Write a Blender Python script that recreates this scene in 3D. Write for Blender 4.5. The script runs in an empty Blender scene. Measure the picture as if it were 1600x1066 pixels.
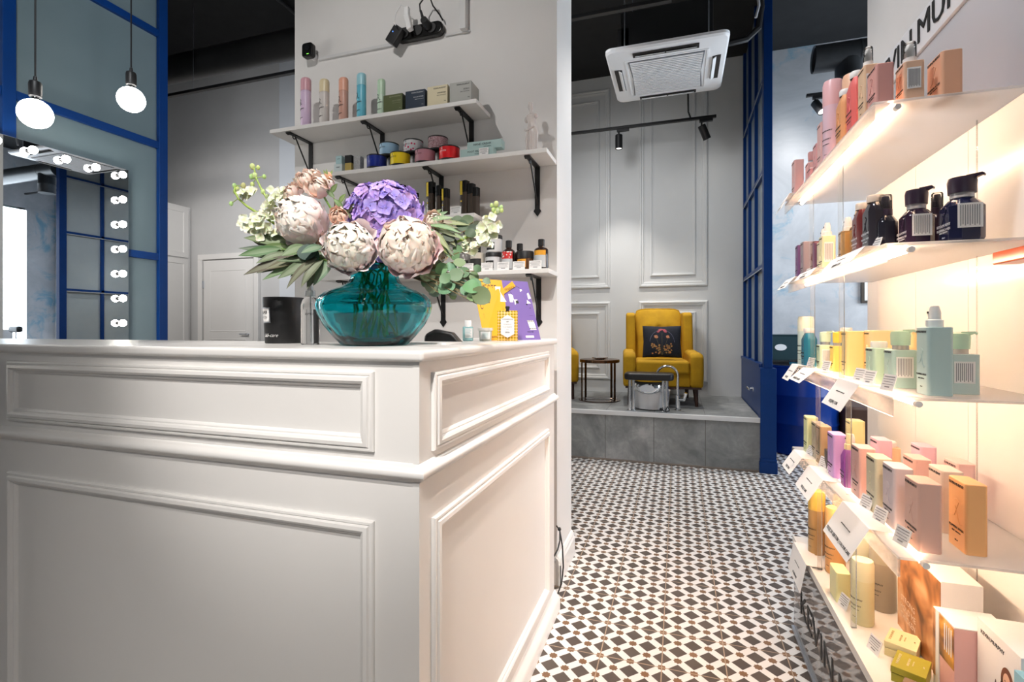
import bpy, bmesh, math, random
from mathutils import Vector, Matrix, Euler
R = math.radians
PI = math.pi
random.seed(7)
scene = bpy.context.scene
COL = scene.collection

# ------------------------------------------------------------------ camera
cam_d = bpy.data.cameras.new('camera')
cam = bpy.data.objects.new('camera', cam_d); COL.objects.link(cam)
cam.location = (0, 0, 1.11)
cam.rotation_euler = (R(90), 0, math.atan(260/793))
cam_d.sensor_width = 36; cam_d.lens = 793/1600*36
cam_d.shift_y = -21/1600
cam_d.clip_start = 0.02
scene.camera = cam

# ------------------------------------------------------------------ view, world
vs = scene.view_settings
vs.view_transform = 'Standard'; vs.look = 'None'; vs.gamma = 1; vs.use_curve_mapping = False
vs.exposure = 0.3
world = bpy.data.worlds.new('daylight'); scene.world = world; world.use_nodes = True
bg = world.node_tree.nodes['Background']
bg.inputs[0].default_value = (0.80, 0.90, 1.0, 1); bg.inputs[1].default_value = 1.5

# ------------------------------------------------------------------ lights
def area(name, loc, rot, sx, sy, power, col):
    d = bpy.data.lights.new(name, 'AREA'); d.shape = 'RECTANGLE'; d.size = sx; d.size_y = sy
    d.energy = power; d.color = col
    o = bpy.data.objects.new(name, d); COL.objects.link(o); o.location = loc; o.rotation_euler = rot
    return o
def spot(name, loc, target, power, col, angle=60, blend=.5, size=.03):
    d = bpy.data.lights.new(name, 'SPOT'); d.energy = power; d.color = col
    d.spot_size = R(angle); d.spot_blend = blend; d.shadow_soft_size = size
    o = bpy.data.objects.new(name, d); COL.objects.link(o); o.location = loc
    o.rotation_euler = (Vector(target)-Vector(loc)).to_track_quat('-Z', 'Y').to_euler()
    return o
area('daylight_shopfront', (.0, -2.42, 1.6), (R(90), 0, 0), .8, 1.1, 3, (.86, .93, 1))
area('daylight_side_window', (2.97, 4.3, 1.7), (R(90), 0, R(90)), 1.8, 2.5, 85, (.80, .90, 1))
spot('track_light_counter', (.05, -2.1, 3.6), (-.42, .86, .55), 240, (1, .94, .88), 40, 1.0, .012)
spot('track_light_flowers', (-.10, -.75, 3.0), (-.66, 1.06, 1.35), 210, (1, .95, .9), 32, .6, .012)
spot('track_light_wall', (-1.3, .55, 3.0), (-1.2, 2.15, 1.9), 34, (1, .97, .94), 95, .9, .03)
spot('added_fill_side', (.25, 1.4, 3.05), (-.47, 1.45, .6), 75, (1, .95, .90), 70, .9, .02)  # added fill spot that lifts the counter's right face, no fixture of its own
spot('added_fill_partition', (-1.6, .5, 3.2), (-3.45, 1.8, 2.4), 70, (.92, .96, 1), 90, .9, .05)  # unseen spot added to brighten the frosted partition
spot('track_light_floor', (.0, 2.6, 3.05), (.05, 2.5, 0), 60, (1, .97, .93), 90, .9, .04)
spot('track_light_chair', (.19, 5.1, 2.90), (-.14, 4.75, .8), 60, (1, .95, .88), 80, .8, .03)
spot('track_light_bench', (-.565, 5.15, 2.87), (-.6, 5.1, .4), 60, (1, .95, .9), 80, .8, .03)
spot('track_light_cabinet', (-5.6, 2.7, 3.1), (-6.0, 5.6, 1.5), 130, (1, .95, .9), 90, .9, .04)
spot('added_fill_backwall', (-.9, 3.34, 2.95), (-.2, 5.6, 1.2), 82, (.97, .98, 1), 110, .9, .35)  # soft wash added to brighten the panelled back wall
spot('added_fill_header', (-.7, .9, 3.3), (.68, 1.75, 1.85), 90, (.94, .96, 1), 60, .8, .05)  # added to lighten the display header and top products, source unseen
spot('added_fill_backwall_left', (-4.4, 3.60, 2.6), (-5.0, 5.6, 2.8), 80, (.97, .98, 1), 110, .9, .05)  # added wash for the grey wall in the left distance
spot('track_light_plaster', (1.15, 4.98, 3.0), (.95, 5.6, 2.5), 11, (1, .98, .96), 130, .9, .05)
spot('added_fill_plaster_low', (1.9, 3.4, 3.0), (1.4, 5.6, 1.4), 65, (.97, .98, 1), 80, .9, .1)  # added fill for the plaster wall, has no fixture

# ------------------------------------------------------------------ materials
MC = {}
def nodes_of(m): return m.node_tree.nodes, m.node_tree.links
def mat(name, col=(.8, .8, .8), rough=.5, metal=0, emit=None, es=0, trans=0, ior=1.45, coat=0, sss=0, alpha=1, sheen=0):
    if name in MC: return MC[name]
    m = bpy.data.materials.new(name); m.use_nodes = True
    b = m.node_tree.nodes['Principled BSDF']
    b.inputs['Base Color'].default_value = (*col, 1)
    b.inputs['Roughness'].default_value = rough; b.inputs['Metallic'].default_value = metal
    b.inputs['IOR'].default_value = ior; b.inputs['Transmission Weight'].default_value = trans
    b.inputs['Coat Weight'].default_value = coat
    b.inputs['Sheen Weight'].default_value = sheen
    if emit: b.inputs['Emission Color'].default_value = (*emit, 1); b.inputs['Emission Strength'].default_value = es
    MC[name] = m
    return m
class NT:
    def __init__(s, m):
        s.m = m; s.n, s.l = nodes_of(m)
        s.b = s.n['Principled BSDF']
    def node(s, t, **k):
        n = s.n.new(t)
        for a, v in k.items(): setattr(n, a, v)
        return n
    def put(s, inp, v):
        if isinstance(v, (int, float)): inp.default_value = v
        elif isinstance(v, tuple): inp.default_value = v if len(v) == len(inp.default_value) else (*v, 1)
        else: s.l.new(v, inp)
    def M(s, op, a, b=0, c=None):
        n = s.node('ShaderNodeMath', operation=op); s.put(n.inputs[0], a); s.put(n.inputs[1], b)
        if c is not None: s.put(n.inputs[2], c)
        return n.outputs[0]
    def mix(s, f, a, b):
        n = s.node('ShaderNodeMix', data_type='RGBA'); s.put(n.inputs[0], f)
        s.put(n.inputs[6], a); s.put(n.inputs[7], b)
        return n.outputs[2]
    def noise(s, vec, scale, detail=3, rough=.5, dist=0):
        n = s.node('ShaderNodeTexNoise'); n.inputs['Scale'].default_value = scale
        n.inputs['Detail'].default_value = detail; n.inputs['Roughness'].default_value = rough
        n.inputs['Distortion'].default_value = dist
        if vec is not None: s.l.new(vec, n.inputs['Vector'])
        return n.outputs[0]
    def obj(s): return s.node('ShaderNodeTexCoord').outputs['Object']
    def ramp(s, f, stops):
        n = s.node('ShaderNodeValToRGB'); s.l.new(f, n.inputs[0])
        e = n.color_ramp.elements
        while len(e) < len(stops): e.new(.5)
        for el, (p, c) in zip(e, stops): el.position = p; el.color = (*c, 1)
        return n.outputs[0]
    def bump(s, h, strength=.2, dist=.01):
        n = s.node('ShaderNodeBump'); n.inputs['Strength'].default_value = strength
        n.inputs['Distance'].default_value = dist
        s.l.new(h, n.inputs['Height']); s.l.new(n.outputs[0], s.b.inputs['Normal'])
def noisy(name, c1, c2, scale=4, rough=.5, detail=4, bump=0, **k):
    if name in MC: return MC[name]
    m = mat(name, c1, rough, **k); t = NT(m)
    f = t.noise(t.obj(), scale, detail, .6)
    t.l.new(t.ramp(f, [(.3, c1), (.7, c2)]), t.b.inputs['Base Color'])
    if bump: t.bump(f, bump)
    return m
def vcol(name, rough=.6, sss=0, sheen=0):
    m = mat(name, (1, 1, 1), rough, sheen=sheen); t = NT(m)
    a = t.node('ShaderNodeAttribute'); a.attribute_name = 'tint'
    t.l.new(a.outputs['Color'], t.b.inputs['Base Color'])
    if sss:
        t.b.inputs['Subsurface Weight'].default_value = sss
        t.b.inputs['Subsurface Radius'].default_value = (.01, .006, .005)
    return m
def acrylic(name, tint=(1, 1, 1), milk=.0, milkcol=(1, .97, .92), rough=.02, refl=1.0):
    """sheet plastic: see-through by its own clarity, milky by diffusion, mirror-like at grazing angles"""
    if name in MC: return MC[name]
    m = bpy.data.materials.new(name); m.use_nodes = True; n, l = nodes_of(m); n.clear()
    out = n.new('ShaderNodeOutputMaterial'); tr = n.new('ShaderNodeBsdfTransparent'); tr.inputs[0].default_value = (*tint, 1)
    gl = n.new('ShaderNodeBsdfGlossy'); gl.inputs['Roughness'].default_value = rough
    df = n.new('ShaderNodeBsdfDiffuse'); df.inputs[0].default_value = (*milkcol, 1)
    tl = n.new('ShaderNodeBsdfTranslucent'); tl.inputs[0].default_value = (*milkcol, 1)
    md = n.new('ShaderNodeMixShader'); md.inputs[0].default_value = .5
    l.new(df.outputs[0], md.inputs[1]); l.new(tl.outputs[0], md.inputs[2])
    m1 = n.new('ShaderNodeMixShader'); m1.inputs[0].default_value = milk
    l.new(tr.outputs[0], m1.inputs[1]); l.new(md.outputs[0], m1.inputs[2])
    fr = n.new('ShaderNodeFresnel'); fr.inputs[0].default_value = 1.45
    mu = n.new('ShaderNodeMath'); mu.operation = 'MULTIPLY'; mu.inputs[1].default_value = refl; l.new(fr.outputs[0], mu.inputs[0])
    m2 = n.new('ShaderNodeMixShader'); l.new(mu.outputs[0], m2.inputs[0]); l.new(m1.outputs[0], m2.inputs[1]); l.new(gl.outputs[0], m2.inputs[2])
    l.new(m2.outputs[0], out.inputs[0]); MC[name] = m
    return m

WHITEP = noisy('white_satin_paint', (.80, .785, .765), (.82, .805, .785), 3, .32)
WALL = noisy('white_wall_paint', (.74, .725, .71), (.78, .765, .75), 2.5, .55, bump=.03)
BACKW = noisy('pale_grey_wall_paint', (.66, .67, .665), (.69, .70, .695), 2, .5)
GREYW = noisy('grey_wall_paint', (.56, .56, .56), (.60, .60, .60), 2, .6)
BLACKC = noisy('black_ceiling_paint', (.010, .010, .011), (.016, .016, .017), 6, .7)
BLACK = mat('matt_black', (.012, .012, .013), .45)
IRON = mat('black_iron', (.010, .010, .011), .38)
BLUE = noisy('blue_lacquer', (.0006, .030, .150), (.0008, .035, .175), 5, .40); BLUE.node_tree.nodes['Principled BSDF'].inputs['Specular IOR Level'].default_value = .3
CHROME = mat('chrome', (.86, .87, .88), .07, 1)
STEEL = mat('brushed_aluminium', (.62, .65, .70), .3, 1)
PAPER = mat('white_paper', (.86, .85, .84), .7)
INK = mat('black_print', (.02, .02, .02), .6)
GREYINK = mat('grey_print', (.25, .25, .26), .6)
WPLAS = mat('white_plastic', (.84, .84, .84), .35)
CLEAR = acrylic('clear_acrylic', (.97, .975, .97), .04)
CLEARW = acrylic('acrylic_front', (.86, .84, .85), .10, (1, .97, .95))
SHELFA = acrylic('frosted_acrylic_shelf', (.98, .975, .97), .62, (.97, .965, .96), .08, .7)
LED = mat('warm_led_tube', (1, .8, .5), .5, emit=(1, .66, .43), es=60)

# ------------------------------------------------------------------ mesh kit
class MB:
    def __init__(s): s.v = []; s.f = []; s.c = []; s.mi = []; s.cur = (1, 1, 1); s.m = 0
    def add(s, vs, fs, col=None):
        o = len(s.v); s.v += [tuple(v) for v in vs]
        for f in fs: s.f.append(tuple(i+o for i in f)); s.c.append(col or s.cur); s.mi.append(s.m)
        return s
    def box(s, x0, x1, y0, y1, z0, z1, col=None):
        v = [(x, y, z) for z in (z0, z1) for y in (y0, y1) for x in (x0, x1)]
        return s.add(v, [(0, 2, 3, 1), (4, 5, 7, 6), (0, 1, 5, 4), (2, 6, 7, 3), (0, 4, 6, 2), (1, 3, 7, 5)], col)
    def cbox(s, c, d, rot=None, col=None):
        v = [Vector((x*d[0]/2, y*d[1]/2, z*d[2]/2)) for z in (-1, 1) for y in (-1, 1) for x in (-1, 1)]
        if rot is not None:
            m = rot if isinstance(rot, Matrix) else Euler(rot).to_matrix(); v = [m @ a for a in v]
        v = [a+Vector(c) for a in v]
        return s.add(v, [(0, 2, 3, 1), (4, 5, 7, 6), (0, 1, 5, 4), (2, 6, 7, 3), (0, 4, 6, 2), (1, 3, 7, 5)], col)
    def prism(s, pts, z0, z1, axis='z', col=None):
        n = len(pts)
        def mk(p, h):
            return {'z': (p[0], p[1], h), 'y': (p[0], h, p[1]), 'x': (h, p[0], p[1])}[axis]
        v = [mk(p, z0) for p in pts]+[mk(p, z1) for p in pts]
        f = [tuple(range(n))[::-1], tuple(range(n, 2*n))]+[(i, (i+1) % n, n+(i+1) % n, n+i) for i in range(n)]
        return s.add(v, f, col)
    def lathe(s, prof, n=24, c=(0, 0, 0), ax=1, ay=1, rib=0, ribn=0, rot=None, col=None, cap=True):
        v = []
        for r, z in prof:
            for i in range(n):
                a = 2*PI*i/n; rr = r*(1+rib*math.cos(ribn*a))
                p = Vector((rr*math.cos(a)*ax, rr*math.sin(a)*ay, z))
                if rot is not None: p = rot @ p
                v.append(p+Vector(c))
        f = []
        for k in range(len(prof)-1):
            for i in range(n):
                j = (i+1) % n
                f.append((k*n+i, k*n+j, (k+1)*n+j, (k+1)*n+i))
        if cap:
            if prof[0][0] > 1e-6: f.append(tuple(range(n))[::-1])
            if prof[-1][0] > 1e-6: f.append(tuple((len(prof)-1)*n+i for i in range(n)))
        return s.add(v, f, col)
    def cyl(s, p0, p1, r0, r1=None, n=16, col=None):
        p0 = Vector(p0); p1 = Vector(p1); d = p1-p0; L = d.length
        q = d.to_track_quat('Z', 'Y').to_matrix()
        return s.lathe([(r0, 0), (r1 if r1 is not None else r0, L)], n, p0, rot=q, col=col)
    def ball(s, c, r, n=12, sx=1, sy=1, sz=1, col=None):
        pr = [(r*math.sin(PI*k/(n//2+1)), -r*math.cos(PI*k/(n//2+1))*sz) for k in range(n//2+2)]
        pr[0] = (r*.02, pr[0][1]); pr[-1] = (r*.02, pr[-1][1])
        return s.lathe(pr, n, c, sx, sy, col=col)
    def tube(s, pts, r, n=8, col=None, r1=None):
        pts = [Vector(p) for p in pts]; v = []; up = Vector((0, 0, 1)); N = len(pts)
        for i, p in enumerate(pts):
            d = (pts[min(i+1, N-1)]-pts[max(i-1, 0)]).normalized()
            if i == 0:
                a = d.cross(up)
                if a.length < .05: a = d.cross(Vector((1, 0, 0)))
                a.normalize()
            else:
                a = (a-d*a.dot(d)).normalized()
            b = d.cross(a)
            rr = r if r1 is None else r+(r1-r)*i/(N-1)
            v += [p+(a*math.cos(2*PI*k/n)+b*math.sin(2*PI*k/n))*rr for k in range(n)]
        f = [(i*n+k, i*n+(k+1) % n, (i+1)*n+(k+1) % n, (i+1)*n+k) for i in range(N-1) for k in range(n)]
        f += [tuple(range(n))[::-1], tuple((N-1)*n+k for k in range(n))]
        return s.add(v, f, col)
    def frame(s, u0, u1, w0, w1, prof, fn, col=None):
        """moulding with mitred corners; prof = (inset, height); fn(u, w, h) -> point"""
        v = []
        for d, h in prof:
            v += [fn(u0+d, w0+d, h), fn(u1-d, w0+d, h), fn(u1-d, w1-d, h), fn(u0+d, w1-d, h)]
        f = [(k*4+i, k*4+(i+1) % 4, (k+1)*4+(i+1) % 4, (k+1)*4+i) for k in range(len(prof)-1) for i in range(4)]
        return s.add(v, f, col)
    def grid(s, fn, nu, nv, col=None, colf=None):
        o = len(s.v)
        for j in range(nv+1):
            for i in range(nu+1): s.v.append(tuple(fn(i/nu, j/nv)))
        for j in range(nv):
            for i in range(nu):
                a = o+j*(nu+1)+i
                s.f.append((a, a+1, a+nu+2, a+nu+1)); s.mi.append(s.m)
                s.c.append(colf((i+.5)/nu, (j+.5)/nv) if colf else (col or s.cur))
        return s
    def xf(s, fn): s.v = [tuple(fn(Vector(p))) for p in s.v]; return s
    def build(s, name, m, parent=None, loc=(0, 0, 0), rot=(0, 0, 0), smooth=False, bevel=0, bseg=2, tint=False, fix=True, solid=0, sub=0, ang=35):
        me = bpy.data.meshes.new(name); me.from_pydata(s.v, [], s.f); me.update()
        if tint:
            ca = me.color_attributes.new('tint', 'FLOAT_COLOR', 'CORNER')
            for p in me.polygons:
                c = s.c[p.index]
                for li in p.loop_indices: ca.data[li].color = (*c, 1)
        ms = m if isinstance(m, (list, tuple)) else [m]
        for q in ms: me.materials.append(q)
        if len(ms) > 1:
            for p in me.polygons: p.material_index = s.mi[p.index]
        if fix:
            bm = bmesh.new(); bm.from_mesh(me); bmesh.ops.recalc_face_normals(bm, faces=bm.faces)
            bm.to_mesh(me); bm.free()
        if smooth:
            for p in me.polygons: p.use_smooth = True
            if not sub: me.set_sharp_from_angle(angle=R(ang))
        o = bpy.data.objects.new(name, me); COL.objects.link(o)
        o.location = loc; o.rotation_euler = rot
        if parent: o.parent = parent
        if bevel:
            b = o.modifiers.new('bevel', 'BEVEL'); b.width = bevel; b.segments = bseg; b.limit_method = 'ANGLE'; b.angle_limit = R(40)
            if not smooth:
                for p in me.polygons: p.use_smooth = True
            w = o.modifiers.new('weighted', 'WEIGHTED_NORMAL'); w.keep_sharp = True
        if solid: q = o.modifiers.new('solid', 'SOLIDIFY'); q.thickness = solid; q.offset = 0
        if sub: q = o.modifiers.new('sub', 'SUBSURF'); q.levels = sub; q.render_levels = sub
        return o
def thing(name, label, cat, loc=(0, 0, 0), rz=0, group=None):
    o = bpy.data.objects.new(name, None); COL.objects.link(o); o.empty_display_size = .05
    o.location = loc; o.rotation_euler = (0, 0, rz); o['label'] = label; o['category'] = cat
    if group: o['group'] = group
    return o
def tag(o, label, cat, group=None):
    o['label'] = label; o['category'] = cat
    if group: o['group'] = group
    return o
def struct(o): o['kind'] = 'structure'; return o
def wbox(name, m, *b, bevel=0): return struct(MB().box(*b).build(name, m, bevel=bevel))
def textmb(body, size, align='CENTER', extrude=.0002, shear=0, xs=1, bold=0):
    cu = bpy.data.curves.new('lettering', 'FONT'); cu.body = body; cu.size = size; cu.align_x = align; cu.align_y = 'CENTER'
    cu.extrude = extrude; cu.resolution_u = 2; cu.shear = shear; cu.offset = bold
    ob = bpy.data.objects.new('lettering', cu); COL.objects.link(ob)
    dg = bpy.context.evaluated_depsgraph_get()
    me = bpy.data.meshes.new_from_object(ob.evaluated_get(dg))
    b = MB(); b.add([(v.co.x*xs, v.co.y, v.co.z) for v in me.vertices], [tuple(p.vertices) for p in me.polygons])
    bpy.data.objects.remove(ob); bpy.data.curves.remove(cu); bpy.data.meshes.remove(me)
    return b
def text(body, size, m, parent, loc, rot, name='lettering', **k):
    return textmb(body, size, **k).build(name, m, parent, loc, rot, fix=False)
FX = (R(90), 0, R(-90))      # reading on a face that looks towards -X
FY = (R(90), 0, 0)           # reading on a face that looks towards -Y

# ================================================================== the room
def floor_mat():
    m = mat('patterned_encaustic_tile', rough=.35); t = NT(m); t.b.inputs['Specular IOR Level'].default_value = .3
    sep = t.node('ShaderNodeSeparateXYZ'); t.l.new(t.obj(), sep.inputs[0])
    M = t.M
    u = M('DIVIDE', M('ADD', sep.outputs[0], .052), .2); v = M('DIVIDE', M('ADD', sep.outputs[1], -1.926), .2)
    a = M('MULTIPLY', M('ADD', u, v), 2); b = M('MULTIPLY', M('SUBTRACT', u, v), 2)
    def cen(x): return M('ABSOLUTE', M('SUBTRACT', M('FRACT', x), .5))          # distance from the cell centre
    fa, fb = cen(a), cen(b)
    dark = M('LESS_THAN', M('MAXIMUM', fa, fb), .312)
    ga, gb = M('SUBTRACT', .5, fa), M('SUBTRACT', .5, fb)                        # distance from the lattice point
    s1 = M('LESS_THAN', M('MAXIMUM', ga, gb), .155)
    s2 = M('LESS_THAN', M('MULTIPLY', M('ADD', ga, gb), .7071), .155)
    star = M('MAXIMUM', s1, s2)
    def ed(x): return M('SUBTRACT', .5, M('ABSOLUTE', M('SUBTRACT', M('FRACT', x), .5)))
    g = M('LESS_THAN', M('MINIMUM', ed(u), ed(v)), .0085)
    c = t.mix(dark, (.78, .755, .73), (.075, .056, .046)); c = t.mix(star, c, (.19, .095, .042)); c = t.mix(g, c, (.42, .31, .22))
    n = t.noise(t.obj(), 7, 3); c = t.mix(M('MULTIPLY', n, .12), c, (.5, .46, .42))
    t.l.new(c, t.b.inputs['Base Color']); return m
struct(MB().box(-7.4, 3.1, -2.6, 5.7, -.1, 0).build('floor', floor_mat()))
wbox('ceiling', BLACKC, -2.5, 3.1, -2.6, 5.7, 3.86, 3.96)
wbox('ceiling_left', BLACKC, -7.4, -2.5, -2.6, 5.7, 4.95, 5.05)
wbox('ceiling_step', BLACKC, -2.52, -2.5, -2.6, 5.7, 3.9, 4.96)

def concrete_mat():
    m = mat('polished_plaster', rough=.42); t = NT(m); o = t.obj()
    f = t.noise(o, 1.6, 8, .65, .6); c = t.ramp(f, [(.25, (.36, .37, .385)), (.5, (.50, .505, .52)), (.75, (.66, .66, .67))])
    k = t.noise(o, 3.3, 6, .7, 1.2); kk = t.noise(o, 1.1, 2, .5)
    mask = t.ramp(t.M('MULTIPLY', k, kk), [(.30, (0, 0, 0)), (.40, (1, 1, 1))])
    sepm = t.node('ShaderNodeSeparateColor'); t.l.new(mask, sepm.inputs[0])
    c = t.mix(t.M('MULTIPLY', sepm.outputs[0], .75), c, (.10, .33, .48)); t.l.new(c, t.b.inputs['Base Color']); return m
CONC = concrete_mat()
wbox('wall_back', BACKW, -3.0, .66, 5.6, 5.75, 0, 3.9)
wbox('wall_back_grey', GREYW, -7.5, -3.0, 5.6, 5.75, 0, 5)
wbox('wall_back_plaster', CONC, .66, 3.2, 5.6, 5.75, 0, 3.9)
wbox('wall_left', GREYW, -7.55, -7.4, -2.6, 5.7, 0, 5)
def holed_wall_x(name, m, x0, x1, y0, y1, hy0, hy1, hz0, hz1):
    b = MB(); b.box(x0, x1, y0, hy0, 0, 3.9); b.box(x0, x1, hy1, y1, 0, 3.9)
    b.box(x0, x1, hy0, hy1, 0, hz0); b.box(x0, x1, hy0, hy1, hz1, 3.9)
    return struct(b.build(name, m))
holed_wall_x('wall_right', CONC, 3.0, 3.15, -2.6, 5.7, 3.35, 5.2, .35, 2.99)
b = MB()
for a in ((-7.5, -.45, 0, 5), (.45, 3.1, 0, 3.9), (-.45, .45, 0, 1.0), (-.45, .45, 2.2, 3.9)): b.box(a[0], a[1], -2.65, -2.5, a[2], a[3])
struct(b.build('wall_front', WALL))
GREENF = mat('grey_green_frame', (.16, .21, .20), .4)
def window_frame(name, fn, u0, u1, z0, z1, mull=()):
    b = MB()
    for (a0, a1, c0, c1) in [(u0, u1, z0, z0+.06), (u0, u1, z1-.06, z1), (u0, u0+.06, z0, z1), (u1-.06, u1, z0, z1)]+[(q-.025, q+.025, z0, z1) for q in mull]:
        b.box(a0, a1, -.03, .03, c0, c1)
    b.xf(fn); o = struct(b.build(name, GREENF)); 
    p = MB().box(u0+.05, u1-.05, -.004, .004, z0+.05, z1-.05).xf(fn).build('pane', CLEAR, o); return o
window_frame('window_1', lambda p: Vector((3.07-p.y, p.x, p.z)), 3.35, 5.2, .35, 2.99, (4.1,))
window_frame('window_2', lambda p: Vector((p.x, -2.57+p.y, p.z)), -.45, .45, 1.0, 2.2, (.0,))
wbox('wall_centre', WALL, -1.89, -.50, 2.15, 2.46, 0, 3.86)
wbox('wall_display', WALL, .70, .95, -2.5, 2.31, 0, 3.86)
# baseboards with a moulded cap
def baseboard(name, p0, p1, nrm):
    p0 = Vector(p0); p1 = Vector(p1); n = Vector(nrm)
    prof = [(0, 0), (.018, 0), (.018, .085), (.013, .095), (.013, .103), (.006, .115), (0, .118)]
    v = [p0+n*a+Vector((0, 0, z)) for a, z in prof]+[p1+n*a+Vector((0, 0, z)) for a, z in prof]; k = len(prof)
    b = MB(); b.add(v, [(i, i+1, k+i+1, k+i) for i in range(k-1)]+[tuple(range(k)), tuple(range(k, 2*k))])
    return struct(b.build(name, WHITEP))
baseboard('baseboard_centre_end', (-.50, 2.132, 0), (-.50, 2.46, 0), (1, 0, 0))
baseboard('baseboard_centre', (-1.89, 2.15, 0), (-.482, 2.15, 0), (0, -1, 0))
baseboard('baseboard_right', (.96, 5.6, 0), (3.0, 5.6, 0), (0, -1, 0))
# picture-frame mouldings on the back wall
PROF = [(0, 0), (0, .014), (.010, .020), (.022, .020), (.028, .012), (.044, .012), (.050, .005), (.056, .005), (.058, 0)]
PROF2 = [(0, 0), (0, .010), (.008, .014), (.016, .014), (.022, .006), (.030, .006), (.032, 0)]
bk = lambda u, w, h: (u, 5.6-h, w)
k = 1
for x0, x1, z0, z1 in ((-.40, .285, 1.54, 3.72), (-1.40, -.708, 1.54, 3.72), (-2.4, -1.71, 1.54, 3.72), (-.40, .287, .545, 1.39), (-1.40, -.708, .545, 1.39), (-2.4, -1.71, .545, 1.39)):
    b = MB(); b.frame(x0, x1, z0, z1, PROF, bk); i = .115
    b.frame(x0+i, x1-i, z0+i, z1-i, PROF2, bk)
    struct(b.build('trim_%d' % k, noisy('wall_moulding_paint', (.68, .69, .685), (.70, .71, .705), 3, .4))); k += 1

# raised tiled platform
def stone_mat():
    m = mat('grey_stone_tile', rough=.45); t = NT(m); o = t.obj()
    f = t.noise(o, 2.2, 9, .62, 1.4); f2 = t.noise(o, 9, 4, .6, 2.5)
    c = t.ramp(t.M('ADD', t.M('MULTIPLY', f, .8), t.M('MULTIPLY', f2, .2)), [(.36, (.17, .18, .182)), (.52, (.27, .28, .28)), (.66, (.42, .42, .42))])
    sep = t.node('ShaderNodeSeparateXYZ'); t.l.new(o, sep.inputs[0])
    def joint(out, off, st): 
        x = t.M('FRACT', t.M('DIVIDE', t.M('ADD', out, off), st)); return t.M('LESS_THAN', t.M('SUBTRACT', .5, t.M('ABSOLUTE', t.M('SUBTRACT', x, .5))), .006)
    j = t.M('MAXIMUM', joint(sep.outputs[0], .5845, .394), joint(sep.outputs[1], -4.31+.42*11, .42))
    c = t.mix(j, c, (.12, .115, .11)); t.l.new(c, t.b.inputs['Base Color']); return m
struct(MB().box(-2.6, .60, 4.30, 5.6, 0, .385).box(-2.6, .60, 4.31, 5.6, .385, .41).build('floor_platform', stone_mat()))
struct(MB().box(-2.6, .598, 4.285, 4.315, .378, .414).build('trim_7', mat('white_metal_edge', (.72, .72, .72), .3), bevel=.003))
struct(MB().box(-2.6, .598, 4.285, 4.30, 0, .012).build('trim_8', mat('sand_joint', (.25, .21, .18), .8)))

# column of the far wall, the door and the tall cupboard in the left distance
wbox('trim_9', noisy('cool_white_paint', (.60, .63, .67), (.63, .66, .70), 3, .6), -5.09, -4.2, 5.50, 5.6, 0, 5)
d = struct(MB().box(-6.50, -5.60, 5.565, 5.60, .01, 2.07).build('door_1', WHITEP, bevel=.002))
b = MB(); pf = [(0, 0), (.004, .006), (.012, .006), (.018, .001), (.022, 0)]
b.frame(-6.38, -5.72, 1.05, 1.93, pf, lambda u, w, h: (u, 5.565-h, w)); b.frame(-6.38, -5.72, .2, .95, pf, lambda u, w, h: (u, 5.565-h, w))
b.build('panel_moulding', WHITEP, d)
MB().box(-6.515, -6.49, 5.55, 5.566, 1.68, 1.78).build('hinge', STEEL, d)
MB().cyl((-5.68, 5.565, 1.02), (-5.68, 5.52, 1.02), .012).cyl((-5.68, 5.525, 1.02), (-5.80, 5.525, 1.02), .009).build('door_handle', STEEL, d, smooth=True)
struct(MB().box(-6.60, -6.52, 5.55, 5.6, 0, 2.0845).box(-5.58, -5.50, 5.55, 5.6, 0, 2.0845).box(-6.60, -5.50, 5.55, 5.6, 2.085, 2.16).build('door_2', WHITEP, bevel=.004))
t = thing('tall_cabinet', 'tall white built-in cupboard with framed doors in the far left corner', 'cabinet', (-7.08, 4.9, 0))
MB().box(-.31, .30, -.72, .69, 0, 2.86).build('body', WHITEP, t, bevel=.002)
cf = [(0, 0), (0, .02), (.07, .02), (.075, .010), (.08, .008)]
for (y0, y1) in ((-.70, -.02), (0, .64)):
    for (z0, z1) in ((.08, 2.10), (2.12, 2.84)):
        b = MB(); b.box(.300, .308, y0, y1, z0, z1); b.frame(y0, y1, z0, z1, cf, lambda u, w, h: (.30+h, u, w)); b.build('door', WHITEP, t)

# ================================================================== reception counter
t = thing('reception_counter', 'white panelled L-shaped reception counter with stepped mouldings', 'counter', (-.465, .857, 0))
ox, oy = -.465, .857
def L(b): return b.xf(lambda p: Vector((p.x-ox, p.y-oy, p.z)))
def slab(z0, z1, e, name, bev):
    """an L-shaped board that projects e beyond the two faces"""
    b = MB(); b.prism([(-2.9, .857-e), (-.465+e, .857-e), (-.465+e, 1.955), (-.80, 1.955), (-.80, 1.28), (-2.9, 1.28)], z0, z1)
    return L(b).build(name, WHITEP, t, bevel=bev, bseg=4)
slab(1.045, 1.067, .014, 'worktop', .008)
b = MB(); b.prism([(-2.9, .857), (-.465, .857), (-.465, 1.95), (-.51, 1.95), (-.51, .90), (-2.9, .90)], 0, 1.045); L(b).build('body', WHITEP, t)
b = MB(); b.prism([(-2.9, .857), (-.465, .857), (-.465, 1.953), (-.51, 1.953), (-.51, .90), (-2.9, .90)], .826, .846)
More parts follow.
